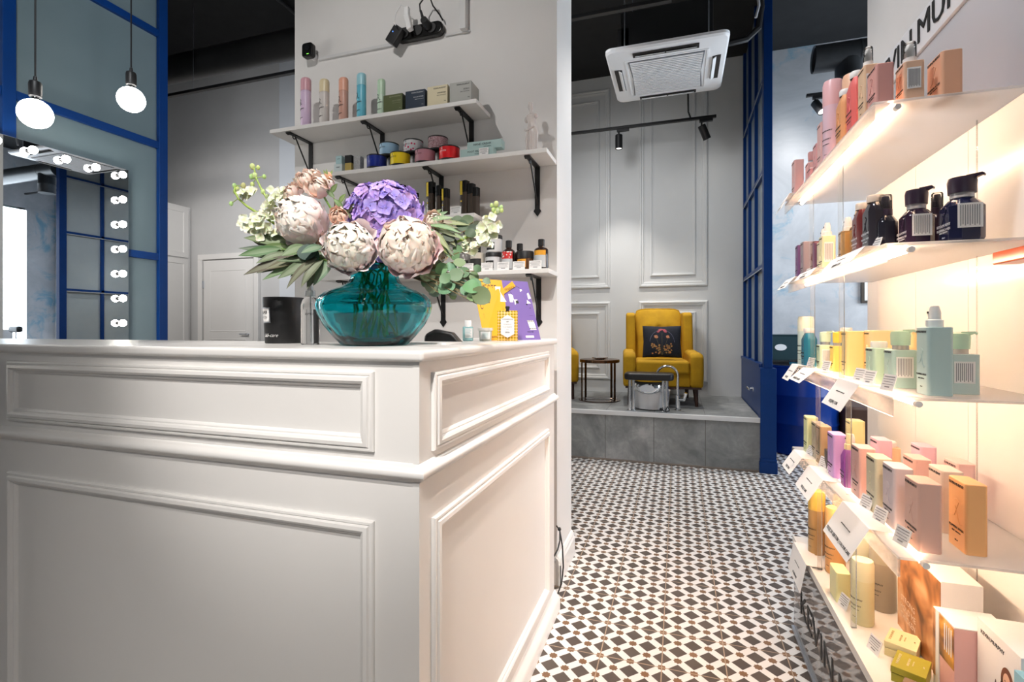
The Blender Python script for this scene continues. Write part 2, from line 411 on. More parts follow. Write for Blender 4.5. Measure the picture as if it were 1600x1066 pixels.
# ledge moulding, profile swept round the corner
prof = [(0, .852), (.004, .850), (.006, .846), (.014, .843), (.018, .836), (.018, .831), (.014, .826), (.006, .823), (.004, .818), (0, .816)]
b = MB(); v = []
for e, z in prof: v += [(-2.9, .857-e, z), (-.465+e, .857-e, z), (-.465+e, 1.955, z)]
b.add(v, [(k*3+i, k*3+i+1, k*3+i+4, k*3+i+3) for k in range(len(prof)-1) for i in range(2)])
b.add([(-.465+e, 1.955, z) for e, z in prof], [tuple(range(len(prof)))]); L(b).build('ledge', WHITEP, t, smooth=True, ang=50)
prof = [(0, .075), (.004, .072), (.010, .060), (.018, .050), (.022, .040), (.022, 0), (0, 0)]
b = MB(); v = []
for e, z in prof: v += [(-2.9, .857-e, z), (-.465+e, .857-e, z), (-.465+e, 1.96, z)]
b.add(v, [(k*3+i, k*3+i+1, k*3+i+4, k*3+i+3) for k in range(len(prof)-1) for i in range(2)])
b.add([(-.465+e, 1.96, z) for e, z in prof], [tuple(range(len(prof)))]); L(b).build('plinth', WHITEP, t, smooth=True, ang=50)
L(MB().box(-.4785, -.4645, .8555, .90, .075, .816).box(-.4785, -.4645, .8555, .90, .852, 1.045)).build('corner_strip', WHITEP, t)
CP = [(0, 0), (0, .006), (.002, .009), (.006, .010), (.008, .008), (.011, .013), (.018, .015), (.023, .012), (.025, .007), (.028, .007), (.031, .004), (.033, 0)]
fr = lambda u, w, h: (u-ox, -h, w)
rt = lambda u, w, h: (h, u-oy, w)
for x0, x1 in ((-1.67, -.562), (-2.88, -1.74)):
    MB().frame(x0, x1, .868, 1.024, CP, fr).build('panel_moulding', WHITEP, t, smooth=True, ang=25)
    MB().frame(x0, x1, .13, .733, CP, fr).build('panel_moulding', WHITEP, t, smooth=True, ang=25)
MB().frame(.905, 1.838, .866, 1.022, CP, rt).build('panel_moulding', WHITEP, t, smooth=True, ang=25)
MB().frame(.905, 1.838, .12, .733, CP, rt).build('panel_moulding', WHITEP, t, smooth=True, ang=25)
MB().cyl((-1.362-ox, .0005, .763-.06), (-1.362-ox, -.0012, .763-.06), .0022, n=12).build('screw_hole', mat('dark_brown', (.05, .025, .015), .6), t)

# cable tied in a loop behind the counter
pts = [(-.490, 2.10, .27), (-.470, 2.075, .262), (-.462, 2.04, .235), (-.462, 2.00, .215), (-.47, 1.97, .20)]
pts2 = [(-.472, 2.08, .262), (-.458, 2.07, .20), (-.452, 2.06, .12), (-.455, 2.04, .06), (-.465, 2.01, .03), (-.478, 1.985, .02)]
o = MB().tube(pts, .003).tube(pts2, .003).ball((-.474, 2.083, .265), .008).ball((-.478, 1.985, .02), .009).build('power_cable', BLACK, smooth=True)
tag(o, 'thin black cable looping down between white counter and baseboard', 'cable')

# ================================================================== glass partition and lit mirror, left
FROST = noisy('frosted_glass', (.13, .18, .20), (.17, .22, .24), 1.2, .28, detail=3, coat=.3)
t = thing('glass_partition', 'blue framed frosted glass partition behind the round pendant bulbs', 'partition', (-3.45, 0, 0))
ys = [2.61, 1.75, .88, .0, -.87]
b = None
for y in ys: MB().box(-.035, .035, y-.03, y+.03, 0, 4.95).build('post', BLUE, t, bevel=.002)
for i in range(4):
    for k, z in enumerate((.03, .83, 1.60, 2.375, 3.15, 3.92, 4.92)):
        MB().box(-.03, .03, ys[i+1]+.03, ys[i]-.03, z-.024, z+.024).build('rail', BLUE, t, bevel=.002)
    for z0, z1 in ((.054, .806), (.854, 1.576), (1.624, 2.351), (2.399, 3.126), (3.174, 3.896), (3.944, 4.896)):
        MB().box(-.006, .006, ys[i+1]+.03, ys[i]-.03, z0, z1).build('pane', FROST, t)
MIRR = mat('silvered_mirror', (.86, .88, .89), .01, 1)
BULB = mat('frosted_bulb_glow', (1, 1, 1), .4, emit=(1, .95, .87), es=40)
t = thing('vanity_mirror', 'large frameless make-up mirror ringed with small glowing bulbs', 'mirror', (-3.395, 1.40, .78))
MB().box(-.012, .010, -.95, .95, 0, 1.35).build('mirror_plate', [STEEL], t)
MB().box(.0101, .0125, -.948, .948, .002, 1.348).build('mirror_glass', MIRR, t)
spots = [(.89-.157*k, 1.30) for k in range(12)]+[(.89, 1.30-.157*k) for k in range(1, 9)]+[(-.89, 1.30-.157*k) for k in range(1, 9)]
first = None
for (y, z) in spots:
    if not first:
        s = MB().cyl((.012, 0, 0), (.030, 0, 0), .013, n=14).build('socket', CHROME, t, (0, y, z), smooth=True)
        g = MB().ball((.046, 0, 0), .0215, 14).build('bulb', BULB, s, smooth=True); first = (s, g)
    else:
        s = first[0].copy(); COL.objects.link(s); s.location = (0, y, z); g = first[1].copy(); COL.objects.link(g); g.parent = s

PBULB = mat('opal_bulb_glow', (1, 1, 1), .4, emit=(1, .96, .90), es=22)
for (x, y, z, r, lb) in ((-2.6, 1.42, 2.02, .060, 'larger lower glowing globe bulb hanging left above the lit mirror'), (-2.6, 1.818, 2.25, .060, 'higher glowing globe bulb hanging to the right, before the frosted glass')):
    t = thing('pendant_bulb', lb, 'pendant light', (x, y, z), group='bare globe pendants')
    MB().ball((0, 0, 0), r, 24).build('bulb', PBULB, t, smooth=True)
    MB().lathe([(.024, .050), (.0165, .062), (.0165, .078)], 20).build('screw_base', CHROME, t, smooth=True)
    MB().lathe([(.019, .070), (.022, .072), (.023, .082), (.023, .125), (.020, .135), (.008, .142), (.006, .158), (.003, .160)], 24).build('socket', BLACK, t, smooth=True)
    MB().tube([(0, 0, .155), (0, 0, 4.95-z)], .0035).build('cord', BLACK, t)

# ================================================================== ceiling services
t = tag(MB().lathe([(.118, 0), (.118, 5.7)], 28, (-7.2, 3.55, 3.54), rot=Matrix.Rotation(PI/2, 3, 'Y')).build('air_duct', noisy('black_duct', (.014, .014, .015), (.022, .022, .023), 8, .45), smooth=True), 'long black round air duct under the ceiling at far left', 'duct')
def track(x0, x1, y, z, lab, name='light_track'):
    o = MB().box(x0, x1, y-.017, y+.017, z-.012, z+.012).build(name, BLACK, bevel=.002)
    return tag(o, lab, 'light track')
tr1 = thing('light_track', 'long black ceiling track running behind the white wall', 'light track', (-2, 3.24, 3.11))
MB().box(-5.2, 1.96, -.017, .017, -.012, .012).build('rail', BLACK, tr1, bevel=.002)
for x in (-4.0, -.92+.45, -1.9): MB().cyl((x, 0, .012), (x, 0, .75), .0015, n=6).build('suspension_wire', STEEL, tr1)
tr2 = thing('light_track', 'short black track with two spotlights before the panelled wall', 'light track', (-.35, 5.15, 3.105))
MB().box(-1.6, .69, -.017, .017, -.012, .012).build('rail', BLACK, tr2, bevel=.002)
MB().tube([(.46, 0, .012), (.455, 0, .03), (.44, -.01, .07), (.43, -.02, .75)], .008).build('cable', BLACK, tr2, smooth=True)
LAMP = mat('spot_lens_glow', (1, 1, 1), .3, emit=(1, .96, .9), es=40)
LAMPD = mat('dim_spot_lens', (.9, .9, .9), .2, emit=(1, .96, .9), es=3)
def spotlight(loc, tilt, az, lab, lens, grp='track spotlights'):
    t = thing('track_spotlight', lab, 'spotlight', loc, 0, grp)
    MB().box(-.02, .10, -.017, .017, -.040, -.012).build('adapter', BLACK, t, bevel=.003)
    MB().cyl((0, 0, -.03), (0, 0, -.075), .008).build('stem', BLACK, t, smooth=True)
    h = MB().lathe([(.030, -.135), (.036, -.135), (.036, .0), (.030, .006), (.0, .006)], 24, cap=False).build('head', BLACK, t, (0, 0, -.075), (tilt, 0, az), smooth=True)
    MB().lathe([(.0, -.127), (.029, -.127)], 24, cap=False).build('lens', lens, h, smooth=True)
    return t
spotlight((-.565, 5.15, 3.105), 0, 0, 'cylindrical black spotlight pointing straight down beneath the air conditioner', LAMPD)
spotlight((.21, 5.15, 3.105), R(30), R(-50), 'tilted black spotlight shining brightly at the right end of track', LAMP)
t3 = track(1.09, 2.9, 5.15, 3.19, 'black track piece seen behind the pink bottles, before plaster wall')
spotlight((1.16, 5.15, 3.19), R(-35), R(30), 'black spotlight tilted towards plaster wall behind the pink spray cans', LAMPD)
track(-1.2, .6, .3, 3.6, 'black ceiling track above the counter')

# open-ended duct with a downward branch
DUCT = noisy('dark_grey_duct', (.030, .033, .037), (.045, .048, .052), 9, .4)
t = thing('ventilation_duct', 'dark grey ventilation pipe with open end and downward branch, before plaster wall', 'duct', (1.0, 4.5, 3.2))
MB().lathe([(.0885, .01), (.10, 0), (.10, .30), (.102, .302), (.102, .31), (.10, .312), (.10, 2.0)], 32, rot=Matrix.Rotation(PI/2, 3, 'Y'), cap=False).build('pipe', DUCT, t, smooth=True)
MB().lathe([(.0, .10), (.095, .10)], 32, rot=Matrix.Rotation(PI/2, 3, 'Y'), cap=False).build('end_baffle', BLACK, t)
MB().lathe([(.092, -.05), (.092, -.17), (.095, -.175), (.095, -.19), (.092, -.195), (.092, -.30)], 28, (.24, 0, 0)).build('branch', DUCT, t, smooth=True)

# air conditioner
AC = mat('white_ac_plastic', (.94, .95, .97), .35)
t = thing('air_conditioner', 'white square ceiling air conditioner cassette with ribbed intake grille', 'air conditioner', (-.085, 4.02, 3.04))
def rrect(hx, hy, r, n=5):
    p = []
    for cx, cy, a0 in ((hx-r, hy-r, 0), (-hx+r, hy-r, 90), (-hx+r, -hy+r, 180), (hx-r, -hy+r, 270)):
        for k in range(n+1): a = R(a0+90*k/n); p.append((cx+r*math.cos(a), cy+r*math.sin(a)))
    return p
pb = MB(); rings = []
for e, z in ((0, .03), (0, .012), (-.012, 0), (-.10, -.012)): rings.append([(x, y, z) for x, y in rrect(.41+e, .42+e, .05+e*.2)])
v = sum(rings, []); n = len(rings[0])
pb.add(v, [(k*n+i, k*n+(i+1) % n, (k+1)*n+(i+1) % n, (k+1)*n+i) for k in range(3) for i in range(n)]+[tuple(range(3*n, 4*n)), tuple(range(n))])
pb.build('fascia', AC, t, smooth=True, ang=30)
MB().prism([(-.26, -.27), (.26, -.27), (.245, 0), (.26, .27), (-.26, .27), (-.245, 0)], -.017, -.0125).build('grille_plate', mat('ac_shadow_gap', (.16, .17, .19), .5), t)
b = MB()
for k in range(22):
    y = -.258+k*.0246; w = .250-.008*math.cos(PI*y/.52)
    b.box(-w, w, y-.0065, y+.0065, -.024, -.0165)
b.build('grille_slats', AC, t)
b = MB(); gp = [(0, 0), (0, .004), (.012, .004), (.014, 0)]
b.frame(-.285, .285, -.292, .292, gp, lambda u, w, h: (u, w, -.0125-h)); b.build('grille_frame', AC, t)
for (cx, cy, w, h) in ((0, -.345, .22, .028), (0, .345, .22, .028), (-.342, 0, .028, .17), (.342, 0, .028, .17)):
    sl = MB().box(cx-w, cx+w, cy-h, cy+h, -.0128, -.0075).build('air_slot', mat('slot_dark', (.03, .026, .024), .6), t)
    if w > h:
        MB().cbox((cx-.105, cy, -.018), (.20, .030, .004), (R(35), 0, 0)).cbox((cx+.105, cy, -.018), (.20, .030, .004), (R(35), 0, 0)).build('louvre', AC, sl)
    else: MB().cbox((cx+.012*(1 if cx < 0 else -1), cy, -.018), (.030, .32, .004), (0, R(35 if cx < 0 else -35), 0)).build('louvre', AC, sl)
MB().box(-.31, .31, -.31, .31, .03, .33).box(-.33, -.25, -.31, -.27, .03, .22).build('housing', mat('black_housing', (.018, .018, .019), .35), t, bevel=.004)
for x, y in ((-.28, -.33), (.28, -.33), (-.28, .33), (.28, .33)): MB().cyl((x, y, .03), (x, y, .82), .005, n=8).build('hanging_rod', STEEL, t)
o = MB().tube([(.33, 3.85, 3.10), (.45, 3.87, 3.12), (.53, 3.9, 3.20), (.55, 3.9, 3.35), (.53, 3.85, 3.55), (.54, 3.8, 3.86)], .022).build('refrigerant_pipe', BLACK, smooth=True)
tag(o, 'black insulated pipe rising from the right side of the air conditioner', 'pipe')
o = MB().tube([(.50, 3.80, 3.22), (.52, 3.8, 3.30), (.50, 3.8, 3.50), (.51, 3.78, 3.86)], .009).build('condensate_hose', mat('pale_grey_hose', (.5, .5, .52), .5), smooth=True)
tag(o, 'thin pale grey hose running beside the black insulated pipe', 'hose')
o = MB().tube([(.16, 3.72, 3.42), (.2, 3.70, 3.42), (.30, 3.68, 3.42), (.33, 3.68, 3.50), (.30, 3.68, 3.62), (.2, 3.7, 3.86)], .03).box(.06, .18, 3.68, 3.78, 3.40, 3.46).build('conduit_elbow', mat('dark_conduit', (.05, .052, .058), .35), smooth=True)
tag(o, 'dark bent conduit above the air conditioner housing', 'conduit')
# ceiling conduits far left
b = MB()
b.tube([(-4.4, 1.0, 4.91), (-4.4, 5.4, 4.91)], .025).tube([(-6.5, 4.3, 4.91), (-2.6, 4.3, 4.91)], .02).cbox((-4.4, 4.3, 4.90), (.22, .22, .08))
tag(b.build('ceiling_conduit', mat('conduit_black', (.03, .03, .032), .5), smooth=True), 'black conduits crossing at a junction box on the black ceiling', 'conduit')

# ================================================================== blue glazed screen by the platform, barrel
t = thing('blue_screen', 'tall blue framed glazed screen standing beside the tiled platform', 'partition', (.65, 4.27, 0))
MB().box(-.055, .055, 0, .11, .11, .80).build('post_base', BLUE, t, bevel=.002)
MB().box(-.03, .03, .015, .095, .80, 3.86).build('post', BLUE, t, bevel=.002)
b = MB(); b.box(-.062, .062, -.010, .12, 0, .085); b.box(-.058, .058, -.006, .115, .085, .11); b.build('plinth', BLUE, t, bevel=.004)
MB().box(-.045, .045, .11, 1.33, .0, .80).box(-.05, .05, .11, 1.33, .80, .825).build('lower_panel', BLUE, t)
for y in (.52, .93, 1.31): MB().box(-.03, .03, y-.018, y+.018, .825, 3.86).build('mullion', BLUE, t)
SG = noisy('pale_seal', (.38, .42, .46), (.42, .46, .5), 4, .4)
BG = noisy('blue_tinted_frosted_glass', (.30, .36, .40), (.36, .42, .46), 1.5, .25)
yy = [.095, .502, .538, .912, .948, 1.292]
for k, z in enumerate((1.59, 2.32, 3.03)):
    MB().box(-.03, .03, .095, 1.30, z-.018, z+.018).build('rail', BLUE, t)
    MB().box(-.0315, -.029, .095, 1.30, z-.020, z-.012).build('glazing_bead', SG, t)
for j in range(3):
    for z0, z1 in ((.825, 1.572), (1.608, 2.302), (2.338, 3.012), (3.048, 3.86)):
        MB().box(-.004, .004, yy[2*j], yy[2*j+1], z0, z1).build('pane', BG, t)

BARB = mat('blue_drum_paint', (.003, .035, .24), .3)
t = thing('oil_drum', 'bright blue steel drum used as a table behind the blue screen', 'drum', (1.06, 5.18, 0))
pr = [(.285, 0), (.29, .01), (.285, .02), (.285, .25), (.292, .262), (.292, .272), (.285, .284), (.285, .50), (.292, .512), (.292, .522), (.285, .534), (.285, .755), (.29, .762), (.29, .775), (.283, .775), (.280, .765), (0, .765)]
MB().lathe(pr, 48, cap=False).build('drum_body', BARB, t, smooth=True)
t = thing('display_case', 'open dark teal presentation case standing on the blue drum', 'case', (.93, 5.22, .775))
TL = mat('dark_teal_box', (.015, .045, .055), .45)
MB().box(-.17, .15, -.10, .10, 0, .03).build('base', BLACK, t, bevel=.003)
lid = MB().box(-.17, .15, .08, .095, .03, .27).box(-.175, .155, .07, .1, .26, .272).build('lid', TL, t, bevel=.003)
MB().cyl((-.02, .079, .15), (-.02, .076, .15), .05, n=28).xf(lambda p: Vector((p.x, p.y, .15+(p.z-.15)*.6))).build('oval_badge', PAPER, lid)
t = thing('round_dish', 'small round dish with a dark rim and turquoise side on the drum', 'dish', (1.02, 4.98, .775))
MB().lathe([(.07, 0), (.095, .012), (.098, .035)], 28).build('bowl', mat('turquoise_glaze', (.10, .42, .44), .3), t, smooth=True)
MB().lathe([(.100, .035), (.104, .04), (.10, .052), (.07, .055), (0, .045)], 28).build('rim', mat('dark_glaze', (.02, .015, .012), .25), t, smooth=True)
t = thing('wall_picture', 'thin dark framed white picture on the plaster wall', 'picture', (1.85, 5.59, 1.34))
MB().frame(-.21, .21, 0, .55, [(0, 0), (0, .02), (.025, .02), (.025, .004)], lambda u, w, h: (u, -h, w)).build('frame', mat('dark_bronze_frame', (.06, .045, .035), .4), t)
MB().box(-.19, .19, -.004, -.001, .02, .53).build('print', PAPER, t)
t = thing('brown_pouffe', 'low brown leather seat far behind the lower acrylic shelf', 'seat', (1.62, 5.2, 0))
MB().prism(rrect(.28, .25, .08), .06, .44).build('cushion', mat('brown_leather', (.10, .05, .035), .45), t, bevel=.03, bseg=3)
for x in (-.2, .2):
    for y in (-.17, .17): MB().cyl((x, y, 0), (x, y, .07), .02).build('leg', BLACK, t)

# things seen only in the mirror: headrest chair, white carton, building over the street
t = thing('styling_chair', 'black styling chair with a padded headrest, seen in the mirror by the window', 'chair', (2.25, 4.45, 0))
MB().cyl((0, 0, 0), (0, 0, .02), .24, n=28).build('foot_plate', CHROME, t, smooth=True)
MB().cyl((0, 0, .02), (0, 0, .42), .03).build('column', CHROME, t, smooth=True)
MB().box(-.25, .25, -.25, .25, .42, .54).build('seat', BLACK, t, bevel=.03)
MB().box(-.25, .25, .2, .28, .54, .95).build('backrest', BLACK, t, bevel=.03)
MB().cyl((0, .24, .93), (0, .24, 1.05), .012).build('headrest_post', CHROME, t)
MB().box(-.11, .11, .2, .28, 1.04, 1.13).build('headrest', BLACK, t, bevel=.03)
t = tag(MB().box(2.62, 2.95, 4.55, 4.85, .35, 1.08).box(2.58, 3.0, 4.5, 4.9, 0, .35).build('white_carton', PAPER, bevel=.003), 'white carton on the window side seen in mirror', 'carton')
t = thing('street_building', 'pale building across the street seen in the mirror through the window', 'building', (13, 8, -3))
FAC = noisy('pale_render', (.62, .60, .58), (.70, .68, .65), .6, .8)
MB().box(0, 3, -12, 12, 0, 14).build('facade', FAC, t)
GL = mat('dark_window_glass', (.12, .15, .18), .1)
for y in range(-9, 10, 3):
    for z in (3.2, 6.4, 9.4): 
        w = MB().box(-.05, .05, y-.8, y+.8, z, z+1.5).build('window', GREENF, t); MB().box(-.06, -.04, y-.7, y+.7, z+.1, z+1.4).build('pane', GL, w)
MB().box(-1.2, 0, -11, 11, 5.5, 5.7).build('balcony', mat('balcony_grey', (.3, .3, .3), .7), t)

# ================================================================== wall behind the counter
SHW = noisy('white_shelf_board', (.76, .745, .725), (.79, .775, .755), 12, .4)
def wall_shelf(x0, x1, zb, lab, brx):
    t = thing('wall_shelf', lab, 'shelf', (x0, 2.15, zb), group='white shelves on the wall')
    MB().box(0, x1-x0, -.17, 0, 0, .0185).build('board', SHW, t, bevel=.0015)
    for bx in brx:
        x = bx-x0; b = MB()
        b.box(x-.011, x+.011, -.006, 0, -.185, 0); b.box(x-.011, x+.011, -.150, 0, -.006, 0)
        b.prism([(x-.011, -.185), (x-.017, -.195), (x, -.218), (x+.017, -.195), (x+.011, -.185)], -.005, 0, 'y')
        b.prism([(-.150, 0), (-.160, .0), (-.168, -.006), (-.150, -.012)], x-.012, x+.012, 'x')
        br = b.build('bracket', IRON, t)
        s = MB(); s.cyl((x, -.006, -.165), (x, -.115, -.006), .0035, n=8)
        s.tube([(x, -.128, -.006), (x, -.130, -.016), (x, -.122, -.022), (x, -.114, -.018)], .003, 6)
        s.build('strut', IRON, br, smooth=True)
    return t
wall_shelf(-1.89, -.807, 2.055, 'topmost white wall shelf, with spray cans and square boxes', (-1.788, -1.367, -.899))
wall_shelf(-1.57, -.502, 1.815, 'second white wall shelf from the top, with round coloured tins', (-1.505, -1.051, -.587))
wall_shelf(-1.60, -.815, 1.575, 'third white wall shelf from the top, with brown-black slim boxes', (-1.5, -1.10, -.90))
wall_shelf(-1.60, -.495, 1.330, 'lowest white wall shelf, with jars and brown bottles', (-1.5, -1.041, -.581))
Z1, Z2, Z3, Z4 = 2.0735, 1.8335, 1.5935, 1.3485

LILAC = (.62, .42, .60); 
def can(x, y, z, r, h, capcol, bodycol, capf, lab, badge=True, ink=INK, group='spray cans on the top wall shelf', az=0):
    t = thing('spray_can', lab, 'spray can', (x, y, z), az, group)
    e = r*.985
    MB().lathe([(e*.96, 0), (e, .003), (e, h*(1-capf)-.002), (e*.98, h*(1-capf))], 28, ay=.8).build('can_body', mat('can_%s' % str(bodycol), bodycol, .35), t, smooth=True)
    MB().lathe([(r, h*(1-capf)), (r, h-.012), (r*.96, h-.004), (r*.85, h), (0, h)], 28, ay=.8, cap=False).build('cap', mat('cap_%s' % str(capcol), capcol, .35), t, smooth=True)
    if badge:
        b = textmb('KEVIN.MURPHY', .0075)
        curve = lambda q, zz: Vector((math.sin(q.x/r)*r, -math.cos(q.x/r)*r*.81-.0003-q.z, zz+q.y))
        b.xf(lambda q: curve(q, h*.36)); b2 = textmb('BOUNCE.BACK', .0055).xf(lambda q: curve(q, h*.18))
        b.add(b2.v, b2.f); b.build('lettering', ink, t, fix=False)
        k = MB(); k.tube([curve(Vector(p), h*.5) for p in ((-.012, -.012, 0), (-.006, -.002, 0), (.004, .010, 0), (-.004, .016, 0), (-.009, .013, 0))], .0007, 6)
        k.tube([curve(Vector(p), h*.5) for p in ((-.001, .006, 0), (.003, -.006, 0), (.008, -.013, 0), (.013, -.011, 0))], .0007, 6); k.build('monogram', ink, t)
    return t
can(-1.71, 2.02, Z1, .0300, .236, (.66, .36, .42), (.66, .50, .68), .26, 'tall lilac spray can with a dusty pink cap, first on top shelf', az=-.6)
can(-1.603, 2.02, Z1, .0270, .214, (.72, .62, .40), (.62, .58, .55), .28, 'pale grey spray can with a sand yellow cap on top shelf', az=-.5)
can(-1.495, 2.02, Z1, .0262, .205, (.76, .38, .27), (.60, .33, .26), .30, 'terracotta spray can with orange cap on top shelf', az=-.5)
can(-1.397, 2.02, Z1, .0258, .210, (.33, .62, .70), (.13, .48, .62), .26, 'turquoise blue spray can, tallest looking, on top shelf', az=-.5)
can(-1.291, 2.02, Z1, .0210, .168, (.50, .68, .50), (.55, .70, .55), .42, 'slim mint green spray can beside the olive box', az=-.4)

def carton(name, x0, x1, y0, y1, z, h, col, lab, lines=(), ink=None, cat='box', group=None, bev=.0015, rz=0, face='-y', tex=None):
    cx, cy = (x0+x1)/2, (y0+y1)/2; w, d = x1-x0, y1-y0
    t = thing(name, lab, cat, (cx, cy, z), rz, group)
    MB().box(-w/2, w/2, -d/2, d/2, 0, h).build('carton', mat('card_%s' % str(col), col, .5) if tex is None else tex, t, bevel=bev)
    ink = ink or INK
    b = MB()
    for (s, size, u, v) in lines:
        q = textmb(s, size, align='RIGHT' if u > 0 else ('LEFT' if u < 0 else 'CENTER'))
        if face == '-y': q.xf(lambda p: Vector((p.x+u*w/2, -d/2-.0004-p.z, v*h+p.y)))
        else: q.xf(lambda p: Vector((-w/2-.0004-p.z, -(p.x+u*d/2), v*h+p.y)))
        b.add(q.v, q.f)
    if lines: b.build('lettering', ink, t, fix=False)
    return t
GOLDI = mat('cream_print', (.75, .70, .50), .5)
L4 = lambda nm: [('KEVIN.MURPHY', .0085, .85, .86), (nm, .0075, .85, .62), ('HAIR STYLING PASTE', .0045, .85, .50), ('100g', .005, .85, .2)]
carton('product_box', -1.262, -1.165, 1.99, 2.08, Z1, .080, (.085, .105, .035), 'olive green square box on the top shelf', L4('NIGHT.RIDER'), mat('olive_print', (.35, .36, .22), .5), group='square boxes on the top shelf')
carton('product_box', -1.150, -1.053, 1.99, 2.08, Z1, .082, (.006, .020, .045), 'dark navy square box on the top shelf', L4('ROUGH.RIDER'), mat('silver_print', (.6, .62, .65), .4), group='square boxes on the top shelf')
carton('product_box', -1.042, -.945, 1.99, 2.08, Z1, .086, (.70, .62, .42), 'pale yellow square box on the top shelf', L4('UNDRESSED'), group='square boxes on the top shelf')
carton('product_box', -.935, -.835, 1.99, 2.08, Z1, .086, (.42, .42, .39), 'warm grey square box at the right end of the top shelf', L4('SESSION'), group='square boxes on the top shelf')

def dots_mat(name, base, dots, scale, th):
    m = mat(name, base, .4); t = NT(m)
    v = t.node('ShaderNodeTexVoronoi'); v.inputs['Scale'].default_value = scale; t.l.new(t.obj(), v.inputs['Vector'])
    f = t.M('LESS_THAN', v.outputs['Distance'], th); t.l.new(t.mix(f, base, dots), t.b.inputs['Base Color']); return m
def tin(x, y, z, m, lab, rim=INK, ink=INK):
    t = thing('round_tin', lab, 'tin', (x, y, z), -.35, 'round tins on the second wall shelf')
    r, h = .0445, .060
    MB().lathe([(r*.97, .004), (r, .006), (r, h-.004)], 32).build('tin_body', m, t, smooth=True)
    MB().lathe([(r*1.02, h-.005), (r*1.02, h), (r*.95, h), (r*.94, h-.004), (0, h-.004)], 32, cap=False).build('rim', BLACK, t, smooth=True); MB().lathe([(0, 0), (r*1.0, 0), (r*1.01, .005), (r*.98, .006)], 32, cap=False).build('base', BLACK, t, smooth=True)
    b = MB(); q = textmb('LETTO', .0095, xs=1.5); q.xf(lambda p: Vector((math.sin(p.x/r)*r, -math.cos(p.x/r)*r-.0004-p.z, h*.60+p.y))); b.add(q.v, q.f)
    for k in range(3): q = MB().box(-.0018+.0004*k, .0018-.0004*k, -r-.0006, -r+.001, h*.74+.0035*k, h*.74+.0035*k+.0022); b.add(q.v, q.f)
    b.build('lettering', ink, t, fix=False)
TB = Z2
tin(-1.315, 2.02, TB, mat('tin_blue', (.006, .022, .25), .35), 'dark blue round tin at the left end of the lower row', ink=mat('tin_blue_print', (.02, .06, .4), .4))
tin(-1.193, 2.02, TB, mat('tin_yellow', (.80, .60, .01), .35), 'bright yellow round tin on the second shelf')
tin(-1.068, 2.02, TB, mat('tin_mauve', (.45, .20, .25), .35), 'dusty mauve round tin between the yellow and red ones')
tin(-.950, 2.02, TB, mat('tin_red', (.70, .008, .014), .35), 'bright red round tin at the right of the lower row', ink=PAPER)
tin(-1.290, 2.085, TB+.075, mat('tin_sky', (.32, .52, .70), .35), 'sky blue round tin in the upper row')
tin(-1.163, 2.085, TB+.075, dots_mat('tin_white_dots', (.62, .62, .64), (.55, .02, .10), 62, .30), 'white round tin with crimson dots in the upper row')
tin(-1.037, 2.085, TB+.075, dots_mat('tin_pink_pattern', (.34, .18, .20), (.55, .38, .40), 230, .42), 'finely patterned brownish pink tin in the upper row')
o = MB().box(-1.35, -.985, 2.067, 2.13, TB, TB+.003).box(-1.35, -.985, 2.067, 2.13, TB+.070, TB+.0735)
for x in (-1.35, -1.225, -1.10, -.988): o.box(x, x+.003, 2.068, 2.13, TB+.003, TB+.070)
tag(o.build('display_riser', CLEAR), 'clear acrylic riser holding the upper row of tins', 'riser')
TEALB = (.42, .58, .56)
carton('small_box', -1.530, -1.486, 1.995, 2.035, Z2, .040, (.62, .70, .70), 'pale grey-blue little box lying at the left end of shelf', [('CREAM', .006, 0, .6)])
carton('small_box', -1.522, -1.490, 1.997, 2.030, Z2+.040, .038, (.40, .58, .60), 'teal little cube box stacked on the pale one', [('SOAP', .006, 0, .6)])
t = thing('perfume_box', 'small black and gold box between teal and grey ones', 'box', (-1.452, 2.01, Z2))
MB().box(-.017, .017, -.016, .016, 0, .038).build('carton', mat('gold_card', (.55, .42, .13), .35, .3), t)
MB().box(-.0175, .0175, -.0165, .0165, .038, .074).build('lid', BLACK, t)
o = dots_mat('grey_speckle', (.35, .35, .35), (.55, .55, .55), 300, .4)
tag(MB().box(-.018, .018, -.016, .016, 0, .070).build('speckled_box', o, loc=(-1.412, 2.02, Z2), bevel=.002), 'small grey speckled box beside the black and gold one', 'box')
carton('hand_cream_box', -.862, -.705, 2.01, 2.05, Z2+.035, .036, TEALB, 'upper pale teal long box with hand cream lettering', [('HAND CREAM', .0125, .4, .62), ('MOISTURISING', .005, .4, .3)])
carton('foot_mask_box', -.885, -.735, 1.99, 2.03, Z2, .035, TEALB, 'lower pale teal long box with foot mask lettering', [('FOOT MASK', .0115, .3, .6), ('NOURISHING', .005, .3, .3)])
def price_card(x, y, z, w, h, rz, lab, tilt=-.18, group='price cards'):
    t = thing('price_card', lab, 'price card', (x, y, z), rz, group)
    b = MB().cbox((0, 0, h/2), (w, .0012, h)); b.build('card', PAPER, t, rot=(tilt, 0, 0))
    q = MB()
    for k, (f, th) in enumerate(((.8, .05), (.86, .03), (.7, .03), (.8, .03), (.35, .07))):
        q.cbox((0, -.0010, h*(.85-.16*k)), (w*f, .0006, h*th))
    q.build('printed_lines', GREYINK, t, rot=(tilt, 0, 0))
    return t
t = price_card(-.775, 1.984, Z2, .042, .030, 0, 'white price card in front of the teal boxes, second shelf', 0)

